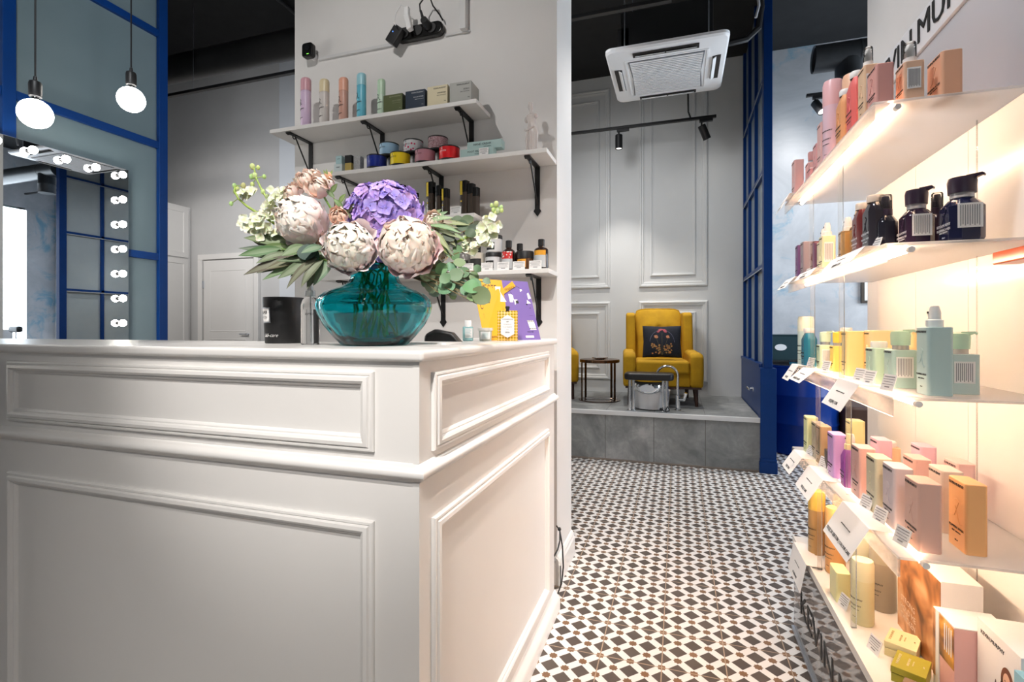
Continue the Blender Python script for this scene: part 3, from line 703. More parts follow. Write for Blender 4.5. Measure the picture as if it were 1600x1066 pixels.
# figurine (plain draped torso, clear glass)
FIG = mat('pale_clear_resin', (.92, .86, .83), .18, trans=.55, ior=1.3)
t = thing('draped_figurine', 'translucent pale armless draped figurine at the right end of shelf', 'figurine', (-.59, 2.06, Z2), -.4)
pr = [(.024, 0), (.026, .004), (.025, .02), (.023, .05), (.025, .085), (.026, .10), (.021, .118), (.0175, .132), (.019, .148), (.024, .162), (.022, .172), (.010, .178), (.0072, .184), (.0072, .192), (.0105, .198), (.0125, .208), (.0115, .220), (.006, .228), (.0, .229)]
b = MB(); n = 40; v = []
for r, z in pr:
    for i in range(n):
        a = 2*PI*i/n; fold = 1+(.11*math.sin(9*a+z*30)*max(0, min(1, (.115-z)/.05)) if z < .115 else 0)
        lean = .006*math.sin(z*18)
        v.append((r*fold*math.cos(a)*1.05+lean, r*fold*math.sin(a)*.75, z))
b.add(v, [(k*n+i, k*n+(i+1) % n, (k+1)*n+(i+1) % n, (k+1)*n+i) for k in range(len(pr)-1) for i in range(n)]+[tuple(range(n))[::-1]])
b.ball((-.026, 0, .160), .009, 10, sz=1.6); b.ball((.024, 0, .163), .009, 10, sz=1.2)
b.build('figure', FIG, t, smooth=True, fix=True)
MB().tube([(-.024, -.012, .112), (-.01, -.022, .104), (.008, -.022, .106), (.024, -.010, .118)], .0045, 8).tube([(-.004, -.02, .10), (-.008, -.024, .06), (-.002, -.022, .01)], .004, 8).tube([(.01, -.02, .105), (.012, -.022, .06), (.010, -.022, .01)], .0035, 8).build('drapery', FIG, t, smooth=True)

# slim boxes, third shelf
SLB = mat('dark_brown_gloss', (.055, .040, .030), .25, coat=.3)
SLT = mat('black_gloss', (.008, .008, .008), .2)
GOLD = mat('gold_band', (.72, .52, .05), .35, .4)
def slim(x, y, z, w, h, lab, band=True):
    t = thing('slim_box', lab, 'bottle', (x, y, z), -.25, 'slim brown bottles with black caps on the third shelf')
    cut = h*.68
    MB().prism(rrect(w/2, .015, .006, 3), 0, cut).build('body', SLB, t, smooth=True, ang=40)
    MB().prism(rrect(w/2+.0006, .0156, .006, 3), cut, h).build('cap', SLT, t, smooth=True, ang=40)
    if band: MB().box(-w*.33, -w*.02, -.0172, -.0150, cut-.012, h-.002).box(-w*.25, -w*.1, -.0172, -.0150, h*.40, h*.44).build('gold_label', GOLD, t)
S3 = Z3
for x, h, lab, bd in ((-1.197, .163, 'tallest slim brown bottle of the left trio, gold strip', True), (-1.157, .140, 'middle slim bottle of the left trio, black cap', False), (-1.128, .122, 'shortest slim bottle of the left trio', True),
                  (-1.047, .162, 'tallest slim bottle of the middle group with gold label', True), (-1.006, .143, 'second slim bottle of the middle group', False), (-.974, .127, 'short slim bottle with gold label closing the middle group', True),
                  (-.884, .153, 'tallest slim bottle of the right trio with long gold strip', True), (-.852, .138, 'middle slim bottle of the right trio, plain', False), (-.832, .120, 'shortest slim bottle at the right end of third shelf', False)):
    slim(x, 2.035, S3, .036 if 'tallest' in lab else .028, h, lab, bd)
price_card(-1.075, 1.985, S3, .050, .034, 0, 'white price card before the middle slim bottle group', -.1)
price_card(-.905, 1.985, S3, .050, .034, 0, 'white price card before the right slim bottle trio', -.1)

# jars and bottles, lowest wall shelf
JW = mat('jar_white', (.68, .69, .70), .3)
def jar(x, y, z, r, h, lid, lab, bodym, labm=None, lm=INK, name='cosmetic_jar'):
    t = thing(name, lab, 'jar', (x, y, z), -.2)
    MB().lathe([(r*.9, 0), (r*.97, .003), (r*.97, h-lid)], 28).build('jar_body', bodym, t, smooth=True)
    MB().lathe([(r, h-lid), (r, h-.004), (r*.95, h), (0, h)], 28, cap=False).build('lid', BLACK, t, smooth=True)
    if labm:
        b = MB().grid(lambda u, v: (math.sin((u-.5)*1.3-.1)*r*.985, -math.cos((u-.5)*1.3-.1)*r*.985, h*.14+v*h*.42), 10, 1); b.build('label', labm, t, fix=False)
        q = textmb('OI', .011).xf(lambda p: Vector((p.x-.004, -r*.985-.0012-p.z, h*.43+p.y))); q2 = textmb('HAIR BUTTER', .005).xf(lambda p: Vector((p.x-.002, -r*.985-.0012-p.z, h*.28+p.y))); q.add(q2.v, q2.f)
        q.build('lettering', PAPER if labm is INK else INK, t, fix=False)
    return t
jar(-.752, 2.04, Z4, .0355, .080, .019, 'white jar with a black lid, bottom one of the pair', JW, INK)
jar(-.748, 2.04, Z4+.0805, .0345, .074, .017, 'white jar with black lid and label, stacked on top', JW, INK)
CREAMB = mat('cream_bottle_gel', (.60, .56, .48), .25)
def round_bottle(x, y, z, r, h, sh, nr, cap, lab, bodym, capm, labm=None, lz=(.15, .5), extra=None, name='bottle'):
    t = thing(name, lab, 'bottle', (x, y, z), -.2)
    MB().lathe([(r*.93, 0), (r, .004), (r, sh), (r*.85, sh+(h-cap-sh)*.35), (nr, h-cap-.006), (nr, h-cap)], 28).build('body', bodym, t, smooth=True, ang=60)
    MB().lathe([(nr*1.12, h-cap-.001), (nr*1.12, h-.002), (nr, h), (0, h)], 24, cap=False).build('cap', capm, t, smooth=True)
    for (m, a, c) in (labm or []):
        MB().grid(lambda u, v: (math.sin((u-.5)*2.4-.1)*(r+.0006), -math.cos((u-.5)*2.4-.1)*(r+.0006), a*h+v*(c-a)*h), 14, 1).build('label', m, t, fix=False)
    return t
BRN = mat('dark_brown_pet', (.022, .010, .007), .12, coat=.4)
REDL = dots_mat('red_white_label', (.62, .03, .03), (.78, .76, .74), 95, .36); ORL = mat('orange_label', (.82, .38, .03), .5); LGL = mat('pale_grey_label', (.55, .58, .60), .5)
round_bottle(-.680, 2.03, Z4, .028, .128, .078, .012, .028, 'brown bottle with a red and white patterned label', BRN, BLACK, [(REDL, .38, .62), (LGL, .05, .38)])
round_bottle(-.648, 2.085, Z4, .026, .122, .074, .012, .026, 'dark bottle mostly hidden behind the red labelled one', BRN, BLACK)
jar(-.607, 2.03, Z4, .036, .078, .030, 'wide low jar with black lid and orange band, between bottles', mat('amber_jar', (.10, .045, .02), .2), ORL)
round_bottle(-.538, 2.03, Z4, .029, .126, .082, .012, .027, 'brown bottle with orange-topped grey label at shelf end', BRN, BLACK, [(ORL, .46, .62), (LGL, .07, .46)])
round_bottle(-.822, 2.03, Z4, .031, .110, .080, .013, .025, 'cream gel bottle with a black label behind white blossoms', CREAMB, BLACK, [(INK, .22, .5)])
round_bottle(-.890, 2.05, Z4, .028, .118, .078, .013, .028, 'smoky grey bottle half hidden by the eucalyptus leaves', mat('smoky_grey', (.20, .19, .18), .2), BLACK, [(INK, .2, .45)])
for x, lab in ((-.850, 'white price card in front of the cream gel bottle'), (-.762, 'white price card in front of the stacked jars'), (-.690, 'white price card in front of the red labelled bottle'), (-.622, 'white price card in front of the low wide jar'), (-.552, 'white price card in front of the orange labelled bottle'), (-.93, 'white price card left of the cream gel bottle'),
               (-1.42, 'white price card behind the peony above the vase'), (-1.27, 'white price card above the vase shoulder, lowest shelf')):
    price_card(x, 1.986, Z4, .052, .034, 0, lab, -.12)

# router camera, conduit, power strip
t = thing('security_camera', 'small black rounded security camera high on the white wall', 'camera', (-1.765, 2.15, 2.50))
MB().prism(rrect(.032, .036, .016), -.060, -.030, 'y').build('camera_body', SLT, t, bevel=.006, bseg=3)
MB().cyl((.004, -.060, .006), (.004, -.063, .006), .014, n=24).build('lens', mat('lens_black', (.01, .01, .012), .05), t, smooth=True)
MB().box(.000, .012, -.0608, -.0600, -.0235, -.0205).build('status_light', mat('green_light', (.1, .9, .1), .5, emit=(.3, 1, .1), es=1.2), t)
MB().cyl((0, -.030, -.01), (0, 0, -.01), .018).build('mount', WPLAS, t, smooth=True)
DUCTW = mat('white_cable_duct', (.66, .66, .66), .4)
tag(MB().box(-1.735, -1.30, 2.138, 2.15, 2.466, 2.480).build('cable_duct', DUCTW), 'thin white cable duct from camera to power strip', 'cable duct')
tag(MB().box(-1.03, -.905, 2.14, 2.15, 2.462, 2.472).box(-.945, -.915, 2.115, 2.15, 2.467, 3.86).build('cable_conduit', DUCTW, bevel=.003), 'white vertical square conduit above the power strip', 'conduit')
t = thing('power_strip', 'black rounded power strip fixed on the wall', 'power strip', (-1.155, 2.15, 2.497))
MB().prism(rrect(.125, .032, .031, 8), -.035, 0, 'y').build('strip_body', SLT, t, bevel=.008, bseg=3, rot=(0, 0, 0))
for x in (-.07, 0, .07): MB().cyl((x, -.035, 0), (x, -.041, 0), .023, n=24).build('socket', BLACK, t, smooth=True)
t = thing('plug_adapter', 'black power adapter with small blue light hanging at left of strip', 'adapter', (-1.262, 2.095, 2.480))
MB().cbox((0, 0, 0), (.055, .035, .085), (0, R(38), 0)).build('adapter_body', BLACK, t, bevel=.004)
MB().cbox((-.004, -.019, .012), (.003, .002, .005)).build('status_light', mat('blue_light', (.1, .3, 1), .5, emit=(.1, .3, 1), es=1.5), t)
t = thing('white_plug', 'white angled plug standing up from the power strip', 'plug', (-1.185, 2.08, 2.530))
MB().cbox((0, 0, -.01), (.026, .030, .075), (0, R(-14), 0)).box(-.020, .004, -.012, .012, .025, .062).build('plug_body', WPLAS, t, bevel=.005)
o = MB().tube([(-1.20, 2.08, 2.595), (-1.225, 2.08, 2.61), (-1.245, 2.07, 2.57), (-1.25, 2.06, 2.52), (-1.235, 2.05, 2.50)], .0025).build('white_cable', WPLAS, smooth=True); tag(o, 'thin white cable looping from the white plug', 'cable')
t = thing('black_plug', 'round black plug at right of the power strip', 'plug', (-1.10, 2.10, 2.505))
MB().cyl((0, .01, 0), (0, -.035, .005), .021, .016, n=20).cyl((-.008, -.02, .01), (-.02, -.025, .055), .008, .005).build('plug_body', BLACK, t, smooth=True)
o = MB().tube([(-1.122, 2.075, 2.555), (-1.125, 2.075, 2.59), (-1.105, 2.08, 2.618), (-1.075, 2.08, 2.612), (-1.065, 2.09, 2.58), (-1.04, 2.11, 2.545), (-1.035, 2.13, 2.53)], .0035).build('black_cable', BLACK, smooth=True); tag(o, 'black cable arching over the power strip', 'cable')

# ================================================================== platform furniture
VEL = mat('mustard_velvet', (.50, .28, .004), .85); NTv = NT(VEL); 
_f = NTv.noise(NTv.obj(), 9, 4, .6); NTv.l.new(NTv.ramp(_f, [(.3, (.42, .225, .003)), (.7, (.54, .30, .005))]), NTv.b.inputs['Base Color'])
WOOD = noisy('dark_walnut', (.035, .014, .009), (.05, .022, .014), 12, .35)
def armchair(loc, rz, lab):
    t = thing('armchair', lab, 'armchair', loc, rz, 'mustard armchairs')
    # local: front towards -y, width .69
    b = MB()
    for s in (-1, 1):
        b2 = MB(); b2.prism([(-.33, .16), (-.36, .30), (-.352, .43), (-.32, .475), (.18, .49), (.30, .46), (.32, .16)], s*.345, s*.232, 'x')
        b2.build('arm', VEL, t, bevel=.035, bseg=4)
        w = MB(); w.prism([(.10, .45), (.16, .83), (.22, .85), (.38, .85), (.33, .40), (.15, .40)], s*.315, s*.225, 'x'); w.build('wing', VEL, t, bevel=.022, bseg=3)
    MB().box(-.235, .235, -.31, .30, .17, .30).build('base', VEL, t, bevel=.012)
    MB().box(-.232, .232, -.345, .20, .285, .405).build('seat', VEL, t, bevel=.03, bseg=4)
    def back(u, v):
        q_, r_ = 2*u-1, 2*v-1; x = q_*.2275*(1-.10*max(0, r_)**6); z = .37+.26*(1+r_*(1-.07*abs(q_)**6)); e = (min(u, 1-u)*min(v, 1-v)*8); e = min(1, e)**.5
        y = .20+.17*v-.075*e
        for bx in (-.085, .005, .095):
            d = ((x-bx)**2+(z-.70)**2)**.5; y += .014*math.exp(-(d/.022)**2)
        y += .006*math.exp(-((z-.70)/.008)**2)*(1 if abs(x) < .16 else 0)
        return (x, y, z)
    b = MB().grid(back, 40, 40); b.grid(lambda u, v: (back(1-u, v)[0], .20+.17*v+.04, .37+v*.52), 4, 4)
    bk = MB().grid(back, 40, 40); bk.prism([(.20, .37), (.355, .84), (.45, .83), (.28, .37)], -.2275, .2275, 'x'); bk.prism([(.345, .84), (.362, .872), (.44, .86), (.45, .83)], -.20, .20, 'x')
    bk.build('backrest', VEL, t, smooth=True, ang=50)
    pts = []
    for k in range(41):
        a = k/40*4; 
        u, v = ((a, 1), (1, 2-a), (3-a, 0), (0, a-3))[min(3, int(a))] if a < 4 else (0, 1)
        u = max(.0, min(1, u)); v = max(0, min(1, v)); p = back(u, v); pts.append((p[0], p[1]-.002, p[2]))
    MB().tube(pts, .006, 8).build('piping', VEL, t, smooth=True)
    for bx in (-.085, .005, .095): MB().ball((bx, .272, .70), .010, 10, sy=.5).build('button', VEL, t, smooth=True)
    MB().box(-.325, .325, -.33, .33, .155, .172).build('wooden_rail', WOOD, t)
    for x, y in ((-.28, -.28), (.28, -.28), (-.27, .29), (.27, .29)):
        MB().cyl((x, y, .157), (x*1.04, y*1.04, 0), .024, .014).build('leg', WOOD, t, smooth=True)
armchair((-.165, 5.03, .41), R(6), 'mustard yellow velvet armchair holding a dark floral cushion')
armchair((-1.34, 5.10, .41), R(16), 'mustard yellow velvet armchair cut off by the white wall')
# cushion
NAVY = noisy('navy_cushion_fabric', (.006, .008, .016), (.010, .013, .024), 60, .85)
t = thing('floral_cushion', 'dark navy square cushion with embroidered flowers on the armchair', 'cushion', (-.145, 4.865, .835), R(4))
def cush(u, v, s=-1):
    x, z = (u-.5)*2, (v-.5)*2; e = max(0, (1-x*x)*(1-z*z))**.42
    pin = 1-.06*(1-abs(abs(x)-.0))*0
    k = 1-.05*(1-x*x)*0; return Vector((x*.172*(1-.05*(1-abs(z))), s*.058*e+(v-.5)*.09, .145+z*.145*(1-.05*(1-abs(x)))))
MB().grid(lambda u, v: cush(u, v, -1), 24, 24).grid(lambda u, v: cush(1-u, v, 1), 24, 24).build('cushion_cover', NAVY, t, smooth=True, fix=False, ang=60)
b = MB(); rnd = random.Random(3)
def flat(u, v, r, n, col, petal=.35):
    c = cush(u, v)+Vector((0, -.0022, 0)); pts = [c]
    for k in range(n*2): a = PI*k/n; rr = r*(1 if k % 2 == 0 else 1-petal); uu = u+rr*math.cos(a)/.344; vv = v+rr*math.sin(a)/.29; pts.append(cush(min(.97, max(.03, uu)), min(.97, max(.03, vv)))+Vector((0, -.0022, 0)))
    m = len(pts)-1
    b.add(pts, [(0, 1+i, 1+(i+1) % m) for i in range(m)], col)
for k in range(60):
    a = rnd.uniform(-.2, PI+.2); r = rnd.uniform(.6, 1)*.042; flat(.5+r*math.cos(a)/.344, .82+abs(r*math.sin(a))*.7/.29, .007, 4, (rnd.uniform(.35, .55), .08, .10))
for sx in (-1, 1):
    for k in range(26):
        a = rnd.uniform(0, 2*PI); r = rnd.uniform(0, .017); flat(.5+sx*.155+r*math.cos(a)/.344, .67+r*math.sin(a)*.8/.29, .006, 4, (rnd.uniform(.5, .65), .24, .12))
    for k in range(22):
        u = .5+sx*rnd.uniform(.04, .30); v = rnd.uniform(.12, .45); flat(u, v, .011, 5, (rnd.uniform(.35, .55), .22, .07), .55)
    for k in range(45):
        a = rnd.uniform(.1, 1.4); flat(.5+sx*(.30*math.cos(a)+.03), .45+.42*math.sin(a), .0035, 4, (.10, .10, .16))
def stem(u0, v0, u1, v1, col=(.16, .13, .06)):
    n = 8; pts = []
    for i in range(n+1): f = i/n; c = cush(u0+(u1-u0)*f, v0+(v1-v0)*f)+Vector((0, -.0020, 0)); pts += [c-Vector((.001, 0, 0)), c+Vector((.001, 0, 0))]
    b.add(pts, [(2*i, 2*i+1, 2*i+3, 2*i+2) for i in range(n)], col)
stem(.5, .08, .5, .80); stem(.5, .08, .35, .62); stem(.5, .08, .65, .62); stem(.5, .08, .25, .35); stem(.5, .08, .75, .35)
b.build('embroidery', vcol('embroidery_thread', .8), t, fix=False, tint=True)

BRZ = mat('bronze_metal', (.16, .085, .045), .22, .9); TABT = mat('dark_mirror_top', (.10, .06, .04), .12, .6)
t = thing('side_table', 'round bronze side table between the two mustard armchairs', 'table', (-.725, 4.93, .41))
MB().lathe([(.185, .365), (.19, .368), (.19, .392), (.185, .395), (0, .395)], 40, cap=False).lathe([(0, .372), (.185, .372)], 40, cap=False).build('table_top', BRZ, t, smooth=True)
MB().lathe([(.0, 0), (.20, 0), (.20, .008), (0, .010)], 40, cap=False).build('base_plate', TABT, t, smooth=True)
for a in (-.5, 1.0, 2.6, 3.6): MB().cbox((.176*math.cos(a), .176*math.sin(a), .19), (.010, .020, .362), (0, 0, a)).build('leg', BRZ, t)
MB().cbox((.02, -.02, .02), (.30, .02, .01), (0, 0, .2)).build('foot_bar', CHROME, t)
t = thing('ashtray_dish', 'small shallow metal dish on the bronze side table', 'dish', (-.72, 4.92, .806))
MB().lathe([(.04, 0), (.075, .008), (.078, .018), (.074, .018), (.04, .006), (0, .004)], 28).build('dish', CHROME, t, smooth=True)

# pedicure station
t = thing('footrest_stool', 'black padded footrest on chrome legs above the pedicure basin', 'footrest', (-.235, 4.42, .41))
MB().prism(rrect(.20, .10, .05), .262, .320).build('pad', mat('black_leatherette', (.012, .012, .014), .4), t, bevel=.018, bseg=4)
for x in (-.155, -.125, .115, .145): MB().cyl((x, -.03, 0), (x, -.03, .264), .0125, n=16).cyl((x, -.03, 0), (x, -.03, .006), .024, n=18).build('leg', CHROME, t, smooth=True)
MB().grid(lambda u, v: ((u-.5)*.28, -.055+.10*(2*u-1)**2-.02*math.sin(PI*v), .255-v*.10*(1-.45*(2*u-1)**2)-.01), 18, 8).build('chrome_shield', CHROME, t, smooth=True, fix=False, solid=.003)
MB().cyl((-.01, -.078, .195), (-.01, -.084, .195), .048, n=28).xf(lambda p: Vector((p.x*1.25, p.y, .195+(p.z-.195)*.62))).build('oval_badge', mat('pale_badge', (.55, .58, .62), .4), t, smooth=True)
t = thing('pedicure_basin', 'white round pedicure basin under the footrest', 'basin', (-.225, 4.545, .41))
MB().lathe([(.10, 0), (.135, .01), (.148, .06), (.155, .15), (.162, .165), (.155, .168), (.14, .15), (.125, .03), (0, .025)], 40).build('basin', mat('white_ceramic', (.75, .76, .78), .15), t, smooth=True)
t = thing('basin_faucet', 'tall chrome gooseneck faucet beside the footrest', 'faucet', (-.005, 4.50, .41))
pts = [(0, 0, .02), (0, 0, .295)]+[(-.085+.085*math.cos(a), -.02*math.sin(a), .295+.080*math.sin(a)) for a in [k*PI/12 for k in range(1, 12)]]+[(-.17, -.0, .29)]
MB().tube(pts, .0105, 12).build('spout', CHROME, t, smooth=True)
MB().lathe([(.03, 0), (.03, .006), (.018, .010), (.018, .13), (.012, .135)], 20).build('faucet_body', CHROME, t, smooth=True)
MB().cyl((.01, -.005, .095), (.055, -.02, .10), .016).cyl((.048, -.02, .09), (.065, -.035, .155), .011, .014).build('handle', CHROME, t, smooth=True)
o = MB().tube([(-.13, 4.36, .44), (-.115, 4.345, .425), (-.09, 4.35, .418), (-.07, 4.37, .43), (-.085, 4.36, .46), (-.10, 4.34, .43)], .004).ball((-.135, 4.36, .435), .014).build('shower_hose', BLACK, smooth=True)
tag(o, 'small black hose coiled at the foot of the footrest', 'hose')
o = MB().box(.655-.052, .655-.046, 4.72, 4.80, .57, .60).cyl((.60, 4.73, .585), (.57, 4.73, .585), .010).cyl((.60, 4.79, .585), (.57, 4.79, .585), .010).tube([(.572, 4.73, .585), (.56, 4.76, .60), (.572, 4.79, .585)], .008).build('water_tap', CHROME, smooth=True)
tag(o, 'small chrome wall tap on the blue lower screen panel', 'tap')

# ================================================================== lit acrylic display on the right
GLOSSW = mat('gloss_white_panel', (.84, .83, .82), .18)
UNLITP = mat('gloss_panel_unlit', (.55, .55, .58), .15)  # same backing as the white panels, its unlit tone put into the colour
T = [1.603, 1.284, .972, .666, .335]; NEAR = [1.30, 1.232, 1.199, 1.168, .80]; FAR = [2.27, 2.20, 2.15, 2.13, 2.12]
t = thing('display_shelving', 'warmly lit clear acrylic display shelving fixed on the right wall', 'shelving', (.70, 1.7, 0))
X0, Y0 = .70, 1.7
def D(b): return b.xf(lambda p: Vector((p.x-X0, p.y-Y0, p.z)))
for y0, y1 in ((.5, 1.22), (1.222, 1.545), (1.547, 1.838), (1.84, 2.14)):
    D(MB().box(.682, .699, y0, y1, .02, 1.60)).build('back_panel', GLOSSW, t)
D(MB().box(.684, .699, .5, 2.14, 1.602, 1.925)).build('upper_panel', UNLITP, t)
hd = D(MB().box(.676, .699, .5, 2.19, 1.927, 2.035)).build('header_panel', mat('header_white', (.80, .80, .82), .35), t, bevel=.002)
q = textmb('KEVIN.MURPHY', .102, align='LEFT', extrude=.0012); wq = max(p[0] for p in q.v)
q.xf(lambda p: Vector((.674-p.z-X0, 2.166-p.x*(.815/wq)-Y0, 1.981+p.y*1.0))); q.build('lettering', INK, hd, fix=False)
for k, (z, y0, y1) in enumerate(zip(T, NEAR, FAR)):
    s = D(MB().box(.405, .682, y0, y1, z-.006, z)).build('shelf' if k < 4 else 'base_tray', SHELFA if k < 4 else mat('white_tray', (.80, .78, .74), .3), t, bevel=.0012)
    if k < 4:
        D(MB().box(.4035, .4085, y0, y1, z-.040, z-.001)).build('front_lip', acrylic('clear_lip', (.985, .98, .975), .10, (.97, .96, .95), .06, .6), s, bevel=.001)
        D(MB().cyl((.452, y0+.015, z-.014), (.452, y1-.06, z-.014), .0048, n=12)).build('led_tube', LED, t, smooth=True)
        for y in (y0+.012, y1-.058): D(MB().cyl((.452, y-.008, z-.014), (.452, y+.006, z-.014), .0062, n=12)).build('tube_cap', WPLAS, t, smooth=True)
    else: D(MB().box(.4035, .4085, y0, y1, z-.02, z+.004)).build('tray_edge', mat('white_tray', (.80, .78, .74), .3), s)
for (za, zb, ys_) in ((T[1], T[0], (1.63, 1.955)), (T[2], T[1], (1.62, 1.94)), (T[3], T[2], (1.56, 1.87)), (T[4], T[3], (1.52, 1.85))):
    for y in ys_: D(MB().prism([(.424, y-.004), (.436, y-.004), (.436, y+.004), (.424, y+.004)], za, zb-.006)).build('post', CLEAR, t, bevel=.001)
    for y in (1.47,): D(MB().cyl((.665, y, za), (.665, y, zb-.006), .0014, n=8)).build('rear_rod', STEEL if 0 else CLEAR, t)
pn = D(MB().box(.4045, .4085, .80, 2.10, .006, .315)).build('front_panel', acrylic('smoky_front', (.90, .88, .89), .45, (.80, .78, .78), .008, 1.25), t)
q = textmb('KEVIN.MURPHY', .105, align='LEFT', extrude=.0008); wq = max(p[0] for p in q.v)
q.xf(lambda p: Vector((.4035-p.z-X0, 2.00-p.x*(1.02/wq)-Y0, .155+p.y))); q.build('lettering', INK, pn, fix=False)
D(MB().box(.396, .414, .80, 2.105, 0, .012)).build('floor_channel', STEEL, t, bevel=.002)

def prod(kind, x, y, z, w, d, h, col, lab, cap=None, capcol=(.82, .80, .78), cat='bottle', name=None, group=None, rz=0, lab_on=True, back=False, rough=.35, glassy=False):
    nm = name or {'pump': 'pump_bottle', 'spray': 'spray_bottle'}.get(cap, 'flat_bottle' if kind != 'round' else 'spray_can')
    t = thing(nm, lab, cat, (x, y, z), rz, group)
    m = mat('prod_%s%d' % (str(col), glassy), col, .08 if glassy else rough, trans=.75 if glassy else 0)
    ch = {None: 0, 'flat': .016, 'pump': .045, 'spray': .046, 'mist': .048, 'round': .0}[cap]
    hb = h-ch
    if kind == 'block': MB().prism(rrect(w/2, d/2, min(w, d)*.16, 3), 0, hb).build('body', m, t, bevel=.0015, smooth=True, ang=50)
    elif kind == 'facet':
        b = MB(); c = w*.26
        def ring(k, zz): return [(px*k, py*k, zz) for px, py in ((w/2, d/2-c), (w/2-c, d/2), (-w/2+c, d/2), (-w/2, d/2-c), (-w/2, -d/2+c), (-w/2+c, -d/2), (w/2-c, -d/2), (w/2, -d/2+c))]
        rs = [ring(.90, 0), ring(1, .008), ring(1, hb*.80), ring(.62, hb*.97), ring(.5, hb)]
        v = sum(rs, []); b.add(v, [tuple(range(8))[::-1], tuple(range(32, 40))]+[(k*8+i, k*8+(i+1) % 8, (k+1)*8+(i+1) % 8, (k+1)*8+i) for k in range(4) for i in range(8)])
        b.build('body', m, t, bevel=.0012)
    else:
        MB().lathe([(w/2*.93, 0), (w/2, .004), (w/2, hb*.70), ], 28).build('body', m, t, smooth=True)
        MB().lathe([(w/2*1.01, hb*.70), (w/2*1.01, hb-.010), (w/2*.9, hb), (0, hb)], 28, cap=False).build('cap', mat('cap_%s' % str(capcol), capcol, .35), t, smooth=True)
    cm = mat('pcap_%s' % str(capcol), capcol, .35); r = min(w, d)*.40
    if cap == 'flat': MB().lathe([(r, hb-.001), (r*1.05, hb+.002), (r*1.05, h-.003), (r*.95, h), (0, h)], 24, cap=False).build('cap', cm, t, smooth=True)
    elif cap == 'pump':
        MB().lathe([(r*.8, hb), (r*.8, hb+.010)], 20).build('collar', mat('clear_collar', (.7, .7, .72), .1, trans=.5), t, smooth=True)
        b = MB(); b.lathe([(r*.92, hb+.010), (r*.98, hb+.034), (r*.9, h-.003), (0, h)], 24, cap=False); b.lathe([(0, hb+.010), (r*.92, hb+.010)], 24, cap=False)
        b.prism([(r*.3, h+.001), (r*1.30, h+.002), (r*1.45, h-.001), (r*1.40, h-.005), (r*1.25, h-.003), (r*.3, h-.012)], -.006, .006, 'y'); b.build('pump_head', cm, t, smooth=True, rot=(0, 0, -.6))
    elif cap in ('spray', 'mist'):
        MB().lathe([(r*.85, hb), (r*.85, hb+.014), (r*.62, hb+.016), (r*.62, hb+.030), (r*.5, h-.008), (r*.42, h-.003), (0, h-.003)], 20, cap=False).build('nozzle', cm, t, smooth=True)
        MB().cyl((-r*.55, 0, hb+.030), (-r*.70, 0, hb+.030), .0022).build('spray_hole', INK, t)
        if cap == 'mist': MB().lathe([(r*.82, hb+.014), (r*.80, h-.002), (r*.7, h+.001), (0, h+.001)], 20, cap=False).build('overcap', CLEAR, t, smooth=True)
    if lab_on:
        dark = sum(col) < .35
        ink = mat('silver_print', (.6, .62, .65), .4) if dark else INK
        xs = -w/2-.0006 if kind != 'round' else 0
        b = MB()
        def put(s, size, zz):
            q = textmb(s, size)
            if kind == 'round': rr = w/2+.0004; q.xf(lambda p: Vector((-math.cos(p.x/rr+.5)*rr-p.z, -math.sin(p.x/rr+.5)*rr, zz+p.y)))
            else: q.xf(lambda p: Vector((xs-p.z, -p.x, zz+p.y)))
            b.add(q.v, q.f)
        put('KEVIN.MURPHY', d*.115, hb*.93 if kind == 'block' else hb*.40); put('ANTI.GRAVITY' if kind == 'round' else 'PLUMPING.WASH', d*.10, hb*.30)
        put('RINSE  SHAMPOO', d*.06, hb*.24); put('250 ml', d*.06, hb*.12); b.build('lettering', ink, t, fix=False)
        if kind != 'round':
            k = MB(); P_ = lambda a: [(xs+.0002, -u*d, hb*(.55)+v*d) for u, v in a]
            k.tube(P_(((-.22, -.20), (-.10, -.16), (.02, .06), (.14, .26), (.04, .34), (-.10, .32))), .0007, 6); k.tube(P_(((-.06, .12), (.02, .0), (.10, -.22), (.20, -.36), (.30, -.32))), .0007, 6)
            k.build('monogram', m, t, smooth=True)
        if back: 
            b = MB().box(-w*.36, w*.30, -d/2-.0012, -d/2, hb*.28, hb*.82); lb = b.build('back_label', PAPER, t)
            q = MB()
            for i in range(9): q.box(-w*.30+i*w*.062, -w*.30+i*w*.062+w*.022, -d/2-.0018, -d/2-.0012, hb*(.32+.03*(i % 2)), hb*.78)
            q.build('small_print', GREYINK, lb)
    return t

z = T[0]
PEACH = (.80, .44, .28); PINKB = (.72, .36, .32); SKIN = (.78, .50, .34)
prod('block', 0.548, 1.338, z, 0.038, 0.07, 0.093, PEACH, 'peach pink bottle box at the near end of the top acrylic shelf')
prod('block', 0.484, 1.335, z, 0.038, 0.05, 0.132, SKIN, 'peach spray bottle with white nozzle and back label, second from near end', 'mist', cat='bottle', back=True)
prod('block', 0.432, 1.345, z, 0.034, 0.06, 0.09, PINKB, 'salmon bottle box between the two labelled peach sprays', name='product_box', cat='box')
prod('block', 0.428, 1.408, z, 0.03, 0.048, 0.17, (.80, .55, .36), 'amber-peach spray bottle with white nozzle, before the coral bottle', 'mist', back=True)
prod('facet', 0.436, 1.52, z, 0.034, 0.056, 0.166, (.78, .16, .15), 'coral red bottle with a white cap on the top acrylic shelf', 'flat')
prod('facet', 0.436, 1.612, z, 0.034, 0.058, 0.16, (.78, .36, .16), 'orange bottle with white cap in front of the tall cans', 'flat')
prod('round', 0.480, 1.705, z, 0.052, 0.052, 0.238, (.76, .45, .30), 'tall peach orange spray can on the top acrylic shelf', capcol=(.80, .48, .32), cat='spray can')
